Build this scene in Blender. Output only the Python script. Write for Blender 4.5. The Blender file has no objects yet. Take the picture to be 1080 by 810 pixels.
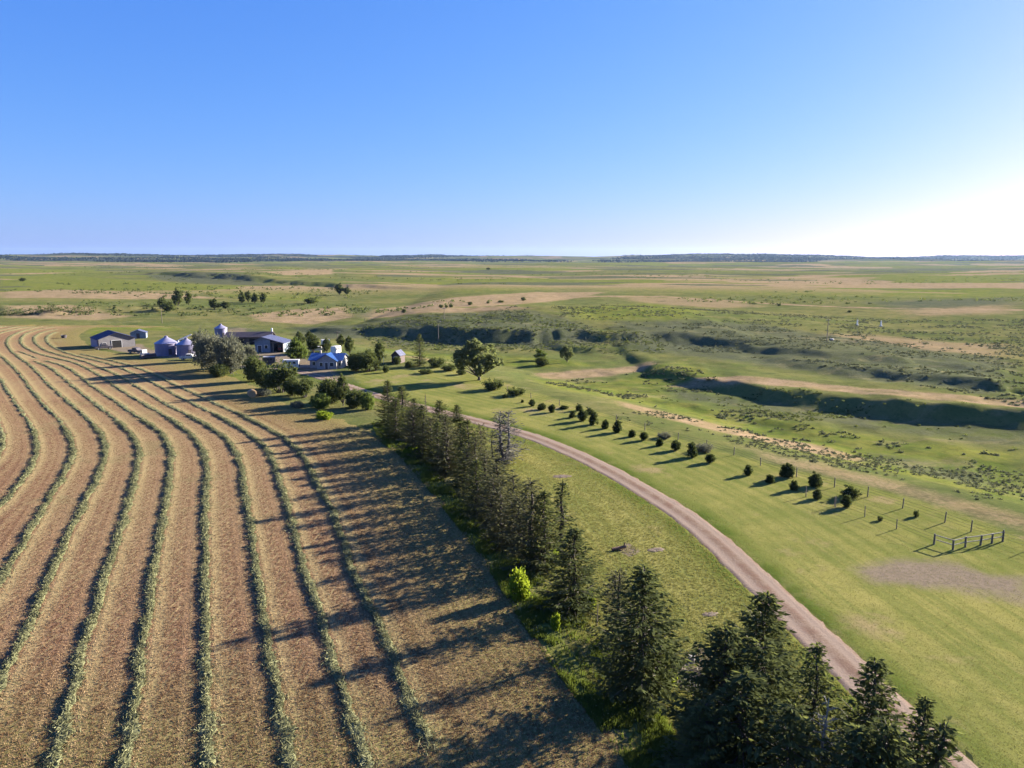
import bpy, math, random
import numpy as np
R = math.radians
random.seed(11)
rng = np.random.default_rng(11)
SC = bpy.context.scene
COL = SC.collection

# ------------------------------------------------------------------ camera
CAM_Z = 30.0
PITCH = R(9.88)
FPX = 775.0
cam_d = bpy.data.cameras.new('camera')
cam = bpy.data.objects.new('camera', cam_d)
COL.objects.link(cam)
cam.location = (0, 0, CAM_Z)
cam.rotation_euler = (R(90) - PITCH, 0, 0)
cam_d.sensor_width = 36.0
cam_d.lens = FPX / 1080 * 36.0
cam_d.clip_start = 0.5
cam_d.clip_end = 60000
SC.camera = cam

def ray(px, py):
    c = (px - 540) / FPX
    v = (py - 405) / FPX
    return np.array([c, math.cos(PITCH) - v * math.sin(PITCH), -math.sin(PITCH) - v * math.cos(PITCH)])

def G0(px, py, z=0.0):
    d = ray(px, py)
    t = (z - CAM_Z) / d[2]
    return np.array([d[0] * t, d[1] * t])

# ------------------------------------------------------------------ noise
def _hash(ix, iy, s):
    n = (ix * 374761393 + iy * 668265263 + s * 974634777) & 0x7fffffff
    n = ((n ^ (n >> 13)) * 1274126177) & 0x7fffffff
    return ((n ^ (n >> 16)) & 0xffff) / 65535.0

def vnoise(x, y, s=0):
    x = np.asarray(x, float); y = np.asarray(y, float)
    ix = np.floor(x).astype(np.int64); iy = np.floor(y).astype(np.int64)
    fx = x - ix; fy = y - iy
    fx = fx * fx * (3 - 2 * fx); fy = fy * fy * (3 - 2 * fy)
    a = _hash(ix, iy, s); b = _hash(ix + 1, iy, s); c = _hash(ix, iy + 1, s); d = _hash(ix + 1, iy + 1, s)
    return (a * (1 - fx) + b * fx) * (1 - fy) + (c * (1 - fx) + d * fx) * fy

def fbm(x, y, s=0, o=4):
    r = 0; a = .5; t = 0
    for i in range(o):
        r = r + a * vnoise(x * 2 ** i + 17.3 * i, y * 2 ** i - 9.1 * i, s + i); t += a; a *= .5
    return r / t

def sstep(a, b, x):
    t = np.clip((x - a) / (b - a), 0, 1)
    return t * t * (3 - 2 * t)

# ------------------------------------------------------------------ polyline tools
def poly_near(X, Y, P, vals=None):
    """nearest distance to polyline P, side (positive on its left), arc length and interpolated vals"""
    X = np.asarray(X, float); Y = np.asarray(Y, float)
    P = np.asarray(P)
    if X.size * len(P) < 400000 and X.ndim == 1:
        A = P[:-1]; Dv = P[1:] - A
        L2 = (Dv ** 2).sum(1) + 1e-12
        rx = X[:, None] - A[None, :, 0]; ry = Y[:, None] - A[None, :, 1]
        t = np.clip((rx * Dv[:, 0] + ry * Dv[:, 1]) / L2, 0, 1)
        d2 = (rx - t * Dv[:, 0]) ** 2 + (ry - t * Dv[:, 1]) ** 2
        k = d2.argmin(1); I_ = np.arange(len(X)); t = t[I_, k]
        sl = np.sqrt(L2); cum = np.concatenate([[0], np.cumsum(sl)])
        v = np.zeros(len(X)) if vals is None else np.asarray(vals)[k] * (1 - t) + np.asarray(vals)[k + 1] * t
        return np.sqrt(d2[I_, k]), np.sign(Dv[k, 0] * ry[I_, k] - Dv[k, 1] * rx[I_, k]), cum[k] + t * sl[k], v
    best = np.full(X.shape, 1e18); side = np.zeros(X.shape); arc = np.zeros(X.shape); val = np.zeros(X.shape)
    s0 = 0.0
    for i in range(len(P) - 1):
        ax, ay = P[i]; bx, by = P[i + 1]
        dx, dy = bx - ax, by - ay
        L2 = dx * dx + dy * dy + 1e-12
        t = np.clip(((X - ax) * dx + (Y - ay) * dy) / L2, 0, 1)
        qx = ax + t * dx - X; qy = ay + t * dy - Y
        d2 = qx * qx + qy * qy
        m = d2 < best
        best = np.where(m, d2, best)
        cr = dx * (Y - ay) - dy * (X - ax)
        side = np.where(m, np.sign(cr), side)
        arc = np.where(m, s0 + t * math.sqrt(L2), arc)
        if vals is not None:
            val = np.where(m, vals[i] * (1 - t) + vals[i + 1] * t, val)
        s0 += math.sqrt(L2)
    return np.sqrt(best), side, arc, val

def poly_sd(X, Y, P):
    """signed distance to closed polygon, positive inside"""
    X = np.asarray(X, float); Y = np.asarray(Y, float)
    best = np.full(X.shape, 1e18); ins = np.zeros(X.shape, bool)
    n = len(P)
    for i in range(n):
        ax, ay = P[i]; bx, by = P[(i + 1) % n]
        dx, dy = bx - ax, by - ay
        t = np.clip(((X - ax) * dx + (Y - ay) * dy) / (dx * dx + dy * dy + 1e-12), 0, 1)
        best = np.minimum(best, (ax + t * dx - X) ** 2 + (ay + t * dy - Y) ** 2)
        c = ((ay > Y) != (by > Y)) & (X < (bx - ax) * (Y - ay) / ((by - ay) if by != ay else 1e-9) + ax)
        ins ^= c
    return np.sqrt(best) * np.where(ins, 1, -1)

def catmull(P, n=10):
    P = np.array(P, float)
    Q = np.vstack([2 * P[0] - P[1], P, 2 * P[-1] - P[-2]])
    out = []
    for i in range(1, len(Q) - 2):
        p0, p1, p2, p3 = Q[i - 1:i + 3]
        for t in np.linspace(0, 1, n, endpoint=False):
            out.append(.5 * ((2 * p1) + (p2 - p0) * t + (2 * p0 - 5 * p1 + 4 * p2 - p3) * t * t + (3 * p1 - p0 - 3 * p2 + p3) * t ** 3))
    out.append(Q[-2])
    return np.array(out)

def resample(P, ds):
    P = np.array(P, float)
    s = np.concatenate([[0], np.cumsum(np.hypot(*np.diff(P, axis=0).T))])
    n = max(3, int(s[-1] / ds) + 1)
    q = np.linspace(0, s[-1], n)
    return np.stack([np.interp(q, s, P[:, k]) for k in range(P.shape[1])], 1)

def smooth(P, it=4):
    P = P.copy()
    for _ in range(it):
        P[1:-1] = .25 * P[:-2] + .5 * P[1:-1] + .25 * P[2:]
    return P

# ------------------------------------------------------------------ terrain height
# banks: foot line in photograph pixels on a floor of elevation zf, rise A at every point, width w, decay length L behind the crest
BANKS_PX = [
    # floor z, width, decay, [(px, py, A)]
    (-4.0, 8, 55, [(688, 404, 0), (712, 411.5, 2.6), (760, 418, 3.2), (850, 433, 3.9), (950, 445, 4.2), (1080, 458, 4.6), (1250, 476, 4)]),
    (-3.5, 8, 60, [(835, 397, 0), (880, 401, 1.6), (960, 409, 2.4), (1080, 423, 2.8), (1250, 440, 3)]),
    (-3.5, 13, 330, [(372, 349, 0), (396, 357, 4.5), (450, 361, 6.0), (500, 363, 6.2), (550, 364, 6.0), (600, 362, 4.8), (640, 364, 3.6), (700, 366, 3.6), (760, 372, 3.8), (820, 379, 3.2), (880, 388, 2.2), (1000, 394, 1.6), (1200, 400, 0)]),
    (-4.0, 6, 26, [(572, 368, 0), (604, 374, 1.9), (650, 373.5, 2.0), (690, 372, 1.3), (715, 371, 0)]),
    (-3.0, 9, 45, [(312, 349, 0), (340, 352, 2.6), (375, 352, 2.4), (398, 352, 0)]),
    (-4.0, 5, 14, [(655, 428, 0), (700, 434, .7), (760, 444, .9), (830, 458, .8), (900, 470, .6), (960, 480, 0)]),
    (-6.0, 24, 420, [(125, 291, 0), (165, 295, 5), (215, 298, 7), (250, 301, 7), (285, 304, 5), (330, 306, 5), (370, 308, 4), (480, 312, 0)]),
    (-4.0, 18, 300, [(-150, 312, 0), (-40, 331, 4), (60, 333, 3), (140, 330, 2), (200, 331, 0)]),
]
BANKS = []
for zf, w, L, pts in BANKS_PX:
    P = np.array([G0(p[0], p[1], zf) for p in pts])
    BANKS.append((catmull(P, 4), catmull(np.array([[p[2], 0] for p in pts], float), 4)[:, 0], w, L))
# the break in slope where the lawn drops to the creek bottom
DROP = catmull(np.array([G0(*p) for p in [(120, 346), (230, 352), (330, 366), (372, 374), (455, 388), (505, 402), (545, 411), (600, 425), (660, 447), (740, 473), (820, 494), (900, 512), (1000, 535), (1100, 560), (1300, 610)]]), 4)
_drop_left = np.array([[-900, DROP[0][1] + 30]])
DROPL = np.vstack([_drop_left, DROP, [[260, 20]]])

def h(x, y):
    x = np.asarray(x, float); y = np.asarray(y, float)
    r = np.hypot(x, y)
    z = .12 * np.sin(x * .045 + .7) * np.cos(y * .038) * sstep(20, 60, r)
    d, side, _, _ = poly_near(x, y, DROPL)
    sd = d * side
    drop = sstep(2, 34, sd) * (1 - .75 * sstep(150, 520, sd))
    z = z - 3.6 * drop
    for P, A, w, L in BANKS:
        near = (x > P[:, 0].min() - 3 * L - 60) & (x < P[:, 0].max() + 3 * L + 60) & (y > P[:, 1].min() - 60) & (y < P[:, 1].max() + 4 * L + 60)
        if not near.any():
            continue
        xs = x[near] if x.ndim else x
        ys = y[near] if y.ndim else y
        wob = (fbm(xs / 9.0, ys / 9.0, 5, 3) - .5) * w * 1.0 + (fbm(xs / 30.0, ys / 30.0, 6, 2) - .5) * w * 1.3
        d, side, arc, _ = poly_near(xs, ys, P)
        k_ = np.argsort(P[:, 0])
        A_ = np.interp(xs, P[k_, 0], np.asarray(A)[k_], left=0, right=0)
        s = d * side + wob
        prof = sstep(0, w, s) * np.exp(-np.maximum(s - w, 0) / L)
        add = A_ * prof * (.56 + .36 * fbm(xs / 22., ys / 22., 8, 3))
        if x.ndim:
            z[near] += add
        else:
            z = z + add
    # a broad rise beyond the big cut bank
    z = z + 5.5 * np.exp(-(((x - 45) / 95) ** 2 + ((y - 372) / 55) ** 2))
    # rolling prairie and hills on the skyline
    a = sstep(260, 1500, r)
    z = z + a * (fbm(x / 210. + 3, y / 210., 21, 3) - .5) * 9
    a2 = sstep(700, 3500, r)
    z = z + a2 * ((fbm(x / 900., y / 620. + 5, 31, 4) - .5) * 34 - 3)
    a3 = sstep(5200, 7600, r)
    z = z + a3 * (14 + 125 * (fbm(x / 1500. + 1.7, y / 2600., 41, 5) - .43)) * sstep(15500, 9500, r)
    # small lumps off the lawn
    lump = sstep(6, 30, sd) * sstep(900, 300, r)
    z = z + lump * (fbm(x / 6., y / 6., 51, 3) - .5) * .9
    return z

def G(px, py):
    d = ray(px, py)
    dz = max(-d[2], 1e-5)
    ta = max(18.0, min((CAM_Z - 24) / dz, 9000)); tb = min((CAM_Z + 16) / dz, 20000)
    for n in (150, 12):
        T = np.geomspace(ta, tb, n)
        X = d[0] * T; Y = d[1] * T; Z = CAM_Z + d[2] * T
        H = h(X, Y)
        k = int(np.argmax(Z <= H))
        if k == 0:
            k = n - 1
        ta, tb = T[k - 1], T[k]
    a0 = Z[k - 1] - H[k - 1]; a1 = Z[k] - H[k]
    f = min(1, max(0, a0 / (a0 - a1 + 1e-9)))
    t = T[k - 1] + f * (T[k] - T[k - 1])
    x, y = d[0] * t, d[1] * t
    return float(x), float(y), float(h(np.array([x]), np.array([y]))[0])

def top_height(p, py):
    """height above ground p of something whose top shows at row py"""
    c = ray(540, py)
    D = p[1]
    return CAM_Z + c[2] / c[1] * D - p[2]

def hz(x, y):
    return float(h(np.array([float(x)]), np.array([float(y)]))[0])

# ------------------------------------------------------------------ materials
class NT:
    def __init__(s, name):
        s.m = bpy.data.materials.new(name); s.m.use_nodes = True
        s.t = s.m.node_tree; s.t.nodes.clear()
        s.out = s.n('ShaderNodeOutputMaterial')
    def n(s, typ, **kw):
        nd = s.t.nodes.new(typ)
        for k, v in kw.items():
            setattr(nd, k, v)
        return nd
    def l(s, a, b):
        s.t.links.new(a, b)
    def val(s, inp, v):
        if hasattr(v, 'links') or hasattr(v, 'is_output'):
            s.l(v, inp)
        else:
            inp.default_value = v
    def math(s, op, a, b=0.0, clamp=False):
        nd = s.n('ShaderNodeMath', operation=op); nd.use_clamp = clamp
        s.val(nd.inputs[0], a); s.val(nd.inputs[1], b)
        return nd.outputs[0]
    def mix(s, f, a, b, typ='MIX'):
        nd = s.n('ShaderNodeMix', data_type='RGBA', blend_type=typ)
        s.val(nd.inputs[0], f)
        for i, v in ((6, a), (7, b)):
            if isinstance(v, tuple):
                nd.inputs[i].default_value = (*v, 1) if len(v) == 3 else v
            else:
                s.l(v, nd.inputs[i])
        return nd.outputs[2]
    def pos(s):
        if not hasattr(s, '_pos'):
            s._pos = s.n('ShaderNodeNewGeometry').outputs['Position']
        return s._pos
    def noise(s, scale, detail=4, rough=.6, vec=None, dist=0.0, stretch=None):
        v = vec if vec is not None else s.pos()
        if stretch:
            mp = s.n('ShaderNodeMapping'); mp.inputs['Scale'].default_value = stretch; s.l(v, mp.inputs[0]); v = mp.outputs[0]
        nd = s.n('ShaderNodeTexNoise')
        s.l(v, nd.inputs['Vector'])
        nd.inputs['Scale'].default_value = scale; nd.inputs['Detail'].default_value = detail
        nd.inputs['Roughness'].default_value = rough; nd.inputs['Distortion'].default_value = dist
        return nd.outputs[0]
    def attr(s, name):
        nd = s.n('ShaderNodeAttribute', attribute_name=name)
        return nd
    def thr(s, x, lo, hi):
        nd = s.n('ShaderNodeMapRange', interpolation_type='SMOOTHSTEP')
        s.val(nd.inputs[0], x); nd.inputs[1].default_value = lo; nd.inputs[2].default_value = hi
        return nd.outputs[0]
    def bump(s, hgt, dist, strength=1.0):
        nd = s.n('ShaderNodeBump'); nd.inputs['Strength'].default_value = strength; nd.inputs['Distance'].default_value = dist
        s.l(hgt, nd.inputs['Height'])
        return nd.outputs[0]
    def diffuse(s, col, normal=None, rough=0.0):
        nd = s.n('ShaderNodeBsdfDiffuse'); nd.inputs['Roughness'].default_value = rough
        s.val(nd.inputs[0], (*col, 1) if isinstance(col, tuple) else col)
        if normal is not None:
            s.l(normal, nd.inputs['Normal'])
        return nd.outputs[0]
    def surf(s, sh):
        s.l(sh, s.out.inputs[0]); return s.m

def sep(nt, sock):
    nd = nt.n('ShaderNodeSeparateColor'); nt.l(sock, nd.inputs[0]); return nd.outputs

def mat_ground():
    t = NT('prairie_ground')
    a = sep(t, t.attr('ga').outputs['Color']); b = sep(t, t.attr('gb').outputs['Color'])
    nf = t.noise(1.7, 6, .7); nm = t.noise(.16, 6, .65); nl = t.noise(.018, 5, .6); nx = t.noise(.0035, 4, .55, stretch=(1, 2.2, 1))
    mixn = t.math('ADD', t.math('MULTIPLY', nm, .45), t.math('MULTIPLY', nl, .55))
    base = t.mix(t.thr(mixn, .40, .62), (.085, .100, .033), (.165, .148, .056))
    base = t.mix(t.thr(nx, .42, .62), base, t.mix(.6, base, (.085, .11, .034)))
    def mask(ch, soft=.5, amp=.7):
        return t.thr(t.math('ADD', ch, t.math('MULTIPLY', t.math('SUBTRACT', t.math('ADD', t.math('MULTIPLY', nm, .6), t.math('MULTIPLY', nf, .4)), .5), amp)), .5 - soft / 2, .5 + soft / 2)
    lush = t.mix(t.thr(nm, .35, .65), (.094, .122, .026), (.155, .156, .038))
    base = t.mix(mask(a[1], .5, .9), base, lush)
    tan = t.mix(t.thr(nm, .35, .68), (.290, .205, .128), (.205, .155, .080))
    base = t.mix(mask(a[0], .45, .9), base, tan)
    sage = t.mix(t.thr(nf, .4, .6), (.060, .068, .042), (.10, .105, .062))
    base = t.mix(mask(a[2], .4, 1.3), base, sage)
    # coarse mottling of weeds, bunch grass and bare spots
    m1 = t.noise(.42, 5, .7, dist=.6); m2 = t.noise(.055, 6, .72, dist=.8, stretch=(1, 1.6, 1))
    base = t.mix(t.math('MULTIPLY', t.thr(m1, .53, .66), .55), base, t.mix(.6, base, (.022, .030, .014)))
    base = t.mix(t.math('MULTIPLY', t.thr(m2, .54, .63), .60), base, t.mix(.65, base, (.034, .046, .022)))
    base = t.mix(t.math('MULTIPLY', t.thr(m2, .45, .36), .40), base, (.215, .178, .090))
    # mown lawn with faint mower lines along the road
    dr = t.attr('droad').outputs['Fac']
    wob = t.math('ADD', t.math('MULTIPLY', dr, 2.9), t.math('MULTIPLY', nl, 5.0))
    stripe = t.math('ADD', t.math('MULTIPLY', t.math('SINE', wob), .5), .5)
    lawn = t.mix(t.thr(mixn, .40, .60), (.120, .136, .034), (.225, .205, .062))
    lawn = t.mix(t.math('MULTIPLY', stripe, .25), lawn, (.245, .222, .075))
    cs = t.n('ShaderNodeCombineXYZ'); t.l(dr, cs.inputs[0]); t.l(t.math('MULTIPLY', nl, 3.0), cs.inputs[1])
    streak = t.noise(.9, 4, .65, vec=cs.outputs[0])
    lawn = t.mix(t.math('MULTIPLY', t.thr(streak, .48, .62), .55), lawn, (.115, .135, .034))
    lawn = t.mix(t.math('MULTIPLY', t.thr(t.noise(.028, 5, .7), .50, .66), .6), lawn, (.128, .140, .038))
    lawn = t.mix(t.thr(t.noise(.055, 5, .7), .55, .68), lawn, (.235, .185, .090))
    base = t.mix(mask(b[2], .3, .5), base, lawn)
    verge = t.math('MULTIPLY', t.thr(dr, 5.5, 2.2), t.thr(dr, 1.2, 2.0))
    base = t.mix(t.math('MULTIPLY', verge, t.thr(nm, .3, .6)), base, (.07, .10, .018))
    bare = t.mix(t.thr(nf, .35, .65), (.215, .168, .122), (.150, .120, .086))
    base = t.mix(mask(b[0], .35, .8), base, bare)
    forest = t.mix(t.thr(t.noise(.012, 5, .7), .46, .58), (.010, .016, .012), (.042, .046, .030))
    base = t.mix(b[1], base, forest)
    fine = t.math('ADD', t.math('MULTIPLY', nf, .65), t.math('MULTIPLY', t.noise(6.0, 4, .7), .35))
    base = t.mix(t.math('MULTIPLY', t.thr(fine, .60, .32), t.math('SUBTRACT', .8, t.math('MULTIPLY', b[2], .45))), base, t.mix(.55, base, (.05, .06, .018)))
    hg = t.math('ADD', t.math('MULTIPLY', fine, .22), t.math('MULTIPLY', nm, .35))
    rough_amt = t.math('SUBTRACT', 1.0, t.math('MULTIPLY', b[2], .55))
    return t.surf(t.diffuse(base, t.bump(t.math('MULTIPLY', hg, rough_amt), .8, .8)))

def mat_field():
    t = NT('stubble_soil')
    d = t.attr('drow').outputs['Fac']        # signed distance to the nearest windrow
    ed = t.attr('dedge').outputs['Fac']
    nf = t.noise(3.2, 5, .75); nm = t.noise(.35, 5, .65); nl = t.noise(.03, 4, .6)
    dw = t.math('ADD', d, t.math('MULTIPLY', t.math('SUBTRACT', nm, .5), .35))
    comb = t.n('ShaderNodeCombineXYZ'); t.l(dw, comb.inputs[0])
    lines = t.noise(2.1, 3, .6, vec=comb.outputs[0])
    base = t.mix(t.thr(nf, .35, .7), (.135, .074, .042), (.255, .160, .092))
    base = t.mix(t.math('MULTIPLY', t.thr(nl, .4, .6), .5), base, (.235, .165, .088))
    base = t.mix(t.math('MULTIPLY', t.thr(lines, .50, .66), .5), base, (.285, .21, .11))
    base = t.mix(t.math('MULTIPLY', t.thr(lines, .46, .32), .55), base, (.115, .06, .034))
    pale = t.math('MULTIPLY', t.thr(dw, .4, .7), t.thr(dw, 1.9, 1.0))
    base = t.mix(t.math('MULTIPLY', pale, .7), base, (.30, .24, .112))
    pale2 = t.math('MULTIPLY', t.thr(dw, -.4, -.7), t.thr(dw, -1.5, -1.0))
    base = t.mix(t.math('MULTIPLY', pale2, .35), base, (.255, .19, .095))
    base = t.mix(t.math('MULTIPLY', t.thr(t.noise(.075, 5, .7), .54, .66), .45), base, (.175, .155, .072))
    trk = t.math('MULTIPLY', t.thr(t.math('ABSOLUTE', t.math('SUBTRACT', t.math('ABSOLUTE', dw), 2.1)), .32, .12), t.thr(nm, .3, .55))
    base = t.mix(t.math('MULTIPLY', trk, .5), base, (.12, .066, .04))
    green = t.thr(t.math('ADD', ed, t.math('MULTIPLY', t.math('SUBTRACT', nm, .5), 8.0)), 17.0, 2.0)
    base = t.mix(t.math('MULTIPLY', green, .8), base, t.mix(t.thr(nf, .4, .6), (.10, .105, .028), (.20, .165, .066)))
    hg = t.math('ADD', t.math('MULTIPLY', nf, .12), t.math('MULTIPLY', lines, .06))
    return t.surf(t.diffuse(base, t.bump(hg, .7, .8)))

def mat_road():
    t = NT('gravel')
    u = t.attr('across').outputs['Fac']
    au = t.math('ABSOLUTE', u)
    nf = t.noise(4.5, 5, .7); nm = t.noise(.5, 4, .6)
    base = t.mix(t.thr(nf, .35, .65), (.158, .112, .080), (.220, .168, .128))
    track = t.math('MULTIPLY', t.thr(au, .15, .35), t.thr(au, .75, .55))
    base = t.mix(t.math('MULTIPLY', t.thr(nm, .45, .7), .6), base, (.165, .098, .074))
    base = t.mix(t.math('MULTIPLY', track, .8), base, (.245, .190, .146))
    mid = t.math('MULTIPLY', t.thr(au, .22, .05), t.thr(nm, .3, .6))
    base = t.mix(t.math('MULTIPLY', mid, .6), base, (.13, .085, .06))
    edge = t.thr(t.math('ADD', au, t.math('MULTIPLY', t.math('SUBTRACT', nm, .5), .5)), .72, .95)
    base = t.mix(t.math('MULTIPLY', edge, .8), base, (.11, .095, .035))
    return t.surf(t.diffuse(base, t.bump(nf, .06, .8)))

def mat_leaf(name, c1, c2, trans=.35, tc=None, scale=.9):
    t = NT(name)
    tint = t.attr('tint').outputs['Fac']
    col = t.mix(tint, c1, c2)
    oi = t.n('ShaderNodeObjectInfo').outputs['Random']
    col = t.mix(t.math('MULTIPLY', oi, .25), col, tuple(x * .75 for x in c1))
    d = t.diffuse(col)
    tr = t.n('ShaderNodeBsdfTranslucent')
    t.l(t.mix(.5, col, tc) if tc else col, tr.inputs[0])
    mx = t.n('ShaderNodeMixShader'); mx.inputs[0].default_value = trans
    t.l(d, mx.inputs[1]); t.l(tr.outputs[0], mx.inputs[2])
    return t.surf(mx.outputs[0])

def mat_plain(name, c1, c2=None, scale=3.0, bump=0.0, metal=0.0, rough=.8, stretch=None, ribs=None):
    t = NT(name)
    tc = t.n('ShaderNodeTexCoord').outputs['Object']
    n = t.noise(scale, 5, .65, vec=tc, stretch=stretch)
    col = t.mix(t.thr(n, .35, .65), c1, c2 or tuple(x * .75 for x in c1))
    p = t.n('ShaderNodeBsdfPrincipled')
    t.l(col, p.inputs['Base Color']); p.inputs['Roughness'].default_value = rough; p.inputs['Metallic'].default_value = metal
    hgt = n
    if ribs:
        s_ = t.n('ShaderNodeSeparateXYZ'); t.l(tc, s_.inputs[0])
        hgt = t.math('SINE', t.math('MULTIPLY', s_.outputs[ribs[0]], ribs[1]))
        if ribs[0] == 0:
            hgt = t.math('SINE', t.math('MULTIPLY', t.math('ADD', s_.outputs[0], s_.outputs[1]), ribs[1]))
    if bump:
        t.l(t.bump(hgt, bump, .9), p.inputs['Normal'])
    return t.surf(p.outputs[0])

M = {}
M['ground'] = mat_ground(); M['field'] = mat_field(); M['road'] = mat_road()
M['spruce'] = mat_leaf('spruce_needles', (.042, .056, .025), (.102, .118, .048), .44, (.20, .22, .05))
M['spruce_olive'] = mat_leaf('thin_spruce_needles', (.060, .066, .034), (.118, .120, .060), .44, (.19, .19, .06))
M['spruce_blue'] = mat_leaf('grey_spruce_needles', (.085, .085, .078), (.15, .145, .13), .22)
M['juniper'] = mat_leaf('juniper_leaves', (.028, .042, .018), (.066, .082, .034), .32, (.13, .16, .04))
M['dark_shrub'] = mat_leaf('shrub_leaves', (.040, .056, .022), (.088, .105, .042), .38, (.17, .20, .05))
M['green_shrub'] = mat_leaf('bright_shrub_leaves', (.060, .090, .026), (.115, .150, .042), .40, (.22, .28, .05))
M['silver'] = mat_leaf('silver_leaves', (.100, .104, .070), (.185, .19, .130), .32)
M['lime'] = mat_leaf('lime_leaves', (.12, .18, .018), (.19, .25, .03), .5, (.34, .40, .03))
M['cotton'] = mat_leaf('cottonwood_leaves', (.085, .108, .048), (.165, .185, .085), .48, (.26, .29, .09))
M['bark'] = mat_plain('bark', (.06, .046, .036), (.032, .025, .02), 9, .02)
M['dead_bark'] = mat_plain('dead_wood', (.26, .24, .22), (.16, .145, .13), 9, .02)
M['hay'] = mat_leaf('hay', (.108, .114, .056), (.262, .262, .140), .25)
M['stubble'] = mat_leaf('stubble_stems', (.145, .084, .046), (.36, .26, .148), .25)
M['grass'] = mat_leaf('grass_blades', (.135, .14, .036), (.205, .185, .060), .5)
M['tall'] = mat_leaf('tall_grass_blades', (.060, .085, .022), (.13, .15, .035), .35, (.20, .26, .03))
M['far_woods'] = mat_leaf('far_wood_leaves', (.008, .013, .010), (.016, .022, .016), .1)
M['sage'] = mat_leaf('sagebrush_leaves', (.060, .072, .036), (.125, .130, .075), .35)
M['dirt'] = mat_plain('pale_dirt', (.135, .088, .058), (.095, .062, .042), 5, .05)
M['hole'] = mat_plain('dark_soil', (.05, .035, .025), None, 5)
M['log'] = mat_plain('weathered_log', (.20, .10, .055), (.12, .06, .035), 6, .03)
M['post'] = mat_plain('old_post_wood', (.15, .12, .095), (.085, .068, .055), 8, .02)
M['rail'] = mat_plain('grey_rail_wood', (.30, .265, .225), (.20, .17, .145), 8, .02)
M['wire'] = mat_plain('fence_wire', (.10, .09, .08), None, 4, 0, .6, .5)
M['roof_blue'] = mat_plain('blue_metal_roof', (.020, .075, .25), (.016, .055, .18), 1.2, .03, 0, .42, None, (0, 20))
M['roof_navy'] = mat_plain('dark_blue_metal_roof', (.012, .018, .085), (.009, .014, .065), 1.0, .03, 0, .8, None, (0, 20))
M['roof_grey'] = mat_plain('slate_blue_roof', (.085, .095, .16), (.065, .072, .125), 1.0, .03, 0, .5, None, (0, 20))
M['roof_brown'] = mat_plain('dark_brown_roof', (.060, .045, .055), (.042, .032, .04), 1.2, .02)
M['siding'] = mat_plain('grey_metal_siding', (.135, .128, .138), (.105, .098, .11), .8, .03, 0, .6, None, (0, 20))
M['siding_blue'] = mat_plain('blue_grey_siding', (.16, .20, .27), (.12, .155, .21), .8, .03, 0, .6, None, (0, 20))
M['siding_shade_tint'] = mat_plain('shade_tinted_siding', (.22, .20, .33), (.18, .16, .27), .8, .03, 0, .6, None, (0, 20))  # siding with the purple-blue of shade put into its colour
M['wood_wall'] = mat_plain('dark_board_wall', (.085, .055, .05), (.055, .036, .034), 2, .02)
M['house_wall'] = mat_plain('weathered_house_siding', (.30, .285, .29), (.23, .22, .225), 1.1, .02)
M['white'] = mat_plain('white_paint', (.78, .77, .74), (.66, .65, .62), 1.5, 0, 0, .5)
M['black'] = mat_plain('dark_opening', (.008, .007, .008), None, 2)
M['glass'] = mat_plain('window_glass', (.03, .04, .05), None, 1, 0, 0, .1)
M['tyre'] = mat_plain('tyre_rubber', (.02, .02, .02), None, 3)
M['red'] = mat_plain('red_machine_paint', (.22, .035, .03), (.15, .025, .022), 2, 0, 0, .5)
M['bin'] = mat_plain('galvanised_steel', (.21, .20, .30), (.16, .15, .24), .7, .05, .35, .45, None, (2, 18))
M['bin_roof'] = mat_plain('galvanised_roof', (.30, .29, .38), (.24, .23, .31), .8, 0, .35, .42)
M['trailer'] = mat_plain('dusty_white_metal', (.52, .51, .48), (.38, .37, .35), 1.2, 0, 0, .6)
M['dark_metal'] = mat_plain('dark_violet_metal', (.055, .045, .06), (.035, .03, .04), 1.2, 0, 0, .6)
M['bale'] = mat_plain('baled_hay', (.36, .235, .12), (.24, .155, .08), 6, .06)
M['twig'] = mat_plain('grey_twigs', (.22, .185, .155), (.14, .115, .095), 6)
M['concrete'] = mat_plain('pale_concrete', (.36, .33, .29), (.28, .26, .23), 2, .02)

# ------------------------------------------------------------------ object helpers
def mesh_obj(name, V, F, mat, parent=None, smooth_=False, attrs=None, flat_idx=None):
    """V (N,3); F (M,k) array of equal faces, or a list of faces"""
    me = bpy.data.meshes.new(name)
    V = np.asarray(V, np.float32)
    if isinstance(F, np.ndarray):
        nF, k = F.shape
        me.vertices.add(len(V)); me.vertices.foreach_set('co', V.ravel())
        me.loops.add(nF * k); me.loops.foreach_set('vertex_index', F.astype(np.int32).ravel())
        me.polygons.add(nF); me.polygons.foreach_set('loop_start', np.arange(0, nF * k, k, dtype=np.int32))
        if smooth_:
            me.polygons.foreach_set('use_smooth', np.ones(nF, bool))
        me.update(calc_edges=True)
    else:
        me.from_pydata([tuple(map(float, v)) for v in V], [], [tuple(map(int, f)) for f in F])
        if smooth_:
            me.polygons.foreach_set('use_smooth', np.ones(len(me.polygons), bool))
        me.update()
    if attrs:
        for nm, arr in attrs.items():
            arr = np.asarray(arr, np.float32)
            if arr.ndim == 1:
                at = me.attributes.new(nm, 'FLOAT', 'POINT'); at.data.foreach_set('value', arr)
            else:
                at = me.attributes.new(nm, 'FLOAT_COLOR', 'POINT')
                if arr.shape[1] == 3:
                    arr = np.hstack([arr, np.ones((len(arr), 1), np.float32)])
                at.data.foreach_set('color', arr.ravel())
    me.materials.append(mat)
    o = bpy.data.objects.new(name, me)
    COL.objects.link(o)
    if parent is not None:
        o.parent = parent
    return o

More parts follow.
